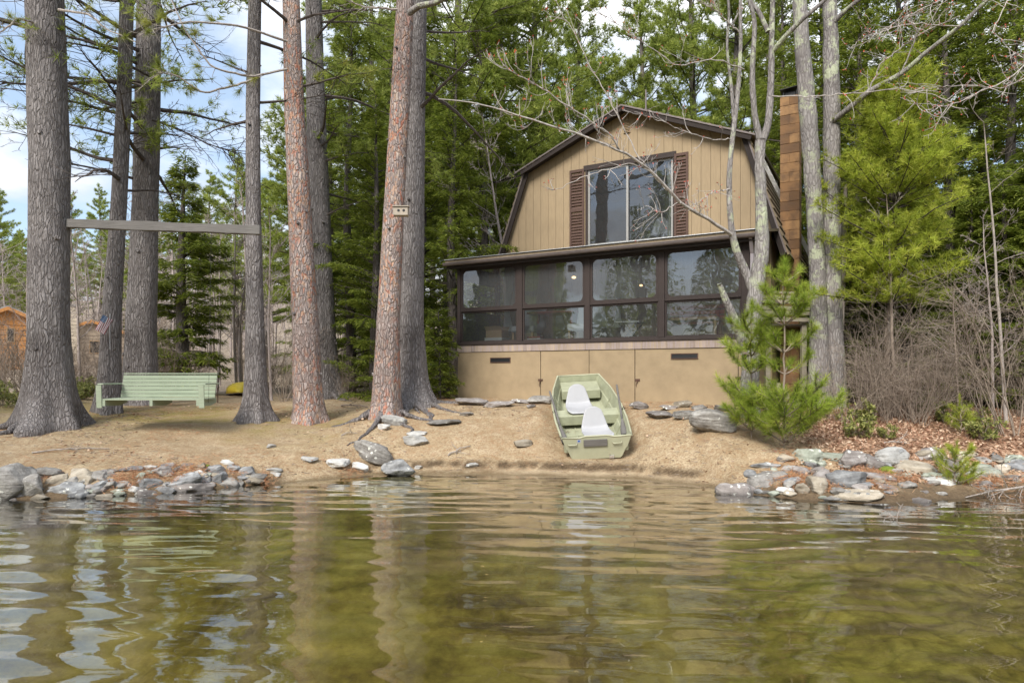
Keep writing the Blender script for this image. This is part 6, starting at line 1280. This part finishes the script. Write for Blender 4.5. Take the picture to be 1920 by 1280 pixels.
for px, py, w in spots:
    p = G(px, py); s = p[1] / F * w; k = int(w * 9); X = p[0] + r_.normal(0, s * .7, k); Y = p[1] + r_.normal(0, s * .8, k); C.append(np.stack([X, Y, ground(X, Y) + r_.uniform(.01, .06, k)], 1))
C = np.vstack(C); d = r_.normal(size=C.shape); d[:, 2] *= .25; needles(mb, C, d, 2, .10, .004, .5, 0, r_)
n = 30000; y = r_.uniform(8, 14, n); x = r_.uniform(-8, 4.5, n); t_ = y - shore(x); kp = (np.abs(x) < .8 * y) & (t_ > .2) & (vn3(xy3(x, y, 1.3), 5) > .38); x, y = x[kp], y[kp]; C = np.stack([x, y, ground(x, y) + .004], 1); d = r_.normal(size=C.shape); d[:, 2] = np.abs(d[:, 2]) * .1; needles(mb, C, d, 1, .09, .0035, .05, 0, r_)
n = 5200; y = r_.uniform(8.6, 13.2, n); x = r_.uniform(-8, 4.6, n); t_ = y - shore(x); dn = vn3(xy3(x, y, .9), 15); kp = (np.abs(x) < .8 * y) & (t_ > .12) & (dn + .35 * np.exp(-((t_ - .35) / .25) ** 2) > .55 + r_.normal(0, .1, n)); x, y = x[kp], y[kp]; C = np.stack([x, y, ground(x, y) + .006], 1); d = r_.normal(size=C.shape); d[:, 2] = np.abs(d[:, 2]) * .12; needles(mb, C, d, 1, .13, .010, .05, 1, r_)
k2 = r_.random(len(C)) < .35; cards(mb, C[k2] + r_.normal(0, .08, (k2.sum(), 3)) * [1, 1, 0] + [0, 0, .008], np.abs(r_.normal(size=(k2.sum(), 3))) * [1, 1, .2] * r_.choice([-1, 1], (k2.sum(), 3)), .055, .03, 2, r=r_)
tag(mb.build('pine_needles', [M['needle_dry'], M['twig_brown'], M['litter']]), kind='stuff')
# fallen sticks
for px0, py0, px1, py1, w, lb in ((840, 856, 882, 838, .014, 'forked grey stick on the beach left of the boat'), (60, 850, 205, 843, .012, 'long thin branch lying on the left bank'), (640, 817, 668, 814, .010, 'short dark stick on the beach'), (1655, 832, 1712, 836, .012, 'straight brown stick in the leaf litter above the right wall'), (640, 762, 690, 765, .02, 'dark dead branch lying behind the beach pines')):
    a, b = G(px0, py0), G(px1, py1); Q = np.array([a + (b - a) * t + [0, 0, w + .03 * math.sin(t * 3)] for t in np.linspace(0, 1, 8)]); Q[1:-1] += r_.normal(0, .012, (6, 3)) * [1, 1, .4]; mb = MB().tube(Q - a, np.linspace(w, w * .5, 8), 6)
    for _ in range(3): j = r_.integers(2, 6); branchy(mb, Q[j] - a, (b - a) + r_.normal(size=3) * .3, .25, w * .5, 2, r_, 0, (0, 0, 1, 0), minr=.003, up=.05)
    tag(mb.build('fallen_stick', M['twig'] if w < .02 else M['twig_brown'], loc=tuple(a)), lb, 'stick')
# branch debris in the water on the right
p = PX(1682, 975, 6.9); p[2] = 0; mb = MB(); [branchy(mb, (0, 0, -.05), (r_.normal() * .6, r_.normal() * .3, 1), .22, .006, 1, r_, 0, (0, 3, 1, 0), .2, -.05, 6, minr=.003) for _ in range(3)]; tag(mb.build('water_twig', M['twig'], loc=tuple(p)), 'pale forked twig sticking out of the water near the right stones', 'twig')
a = PX(1800, 935, 7.9); a[2] = .02; mb = MB(); Q = np.array([PX(1810, 932, 8.0), PX(1860, 920, 8.05), PX(1900, 915, 8.1), PX(1960, 905, 8.2)]) - a; mb.tube(Q, [.006, .01, .012, .012], 6); [branchy(mb, Q[1] + (Q[3] - Q[1]) * r_.random(), (-.8, -.3, r_.normal() * .4), .4, .006, 1, r_, 0, (0, 4, 2, 0), minr=.0025, up=-.02) for _ in range(9)]; tag(mb.build('fallen_branch', M['twig'], loc=tuple(a)), 'pale bare branch drooping to the water at the right edge', 'branch')
# wood round the lake outside the frame (it shows in the panes and the water)
r_ = np.random.default_rng(9); mb = MB()
for i in range(110):
    if i < 15: x, y = r_.uniform(-24, -11.5), r_.uniform(-14, 9)
    else: a = r_.uniform(-.2, math.pi + .2); x, y = 75 * math.cos(a), -8 - 60 * abs(math.sin(a))
    H = r_.uniform(8, 13); z0 = .3; th = .12; near = i < 15
    mb.tube([(x, y, -1), (x + .2, y, H * .5), (x, y, H)], [.18, .13, .03], 6, 1); n = 1500 if near else 160
    q = r_.uniform(.3 if near else .1, 1, n); a = r_.uniform(0, 6.3, n); rr = 2.2 * (1.05 - q) * r_.uniform(.3, 1, n) + .1; c = np.stack([x + rr * np.cos(a), y + rr * np.sin(a), z0 + q * H], 1)
    s = .3 if near else 1.7; cards(mb, c, np.stack([np.cos(a), np.sin(a), np.full(n, -.1)], 1), s, s * .45, 0, r=r_, droop=.2)
tag(mb.build('far_shore_wood', [M['hemlock'], M['bark_far']]), kind='stuff')
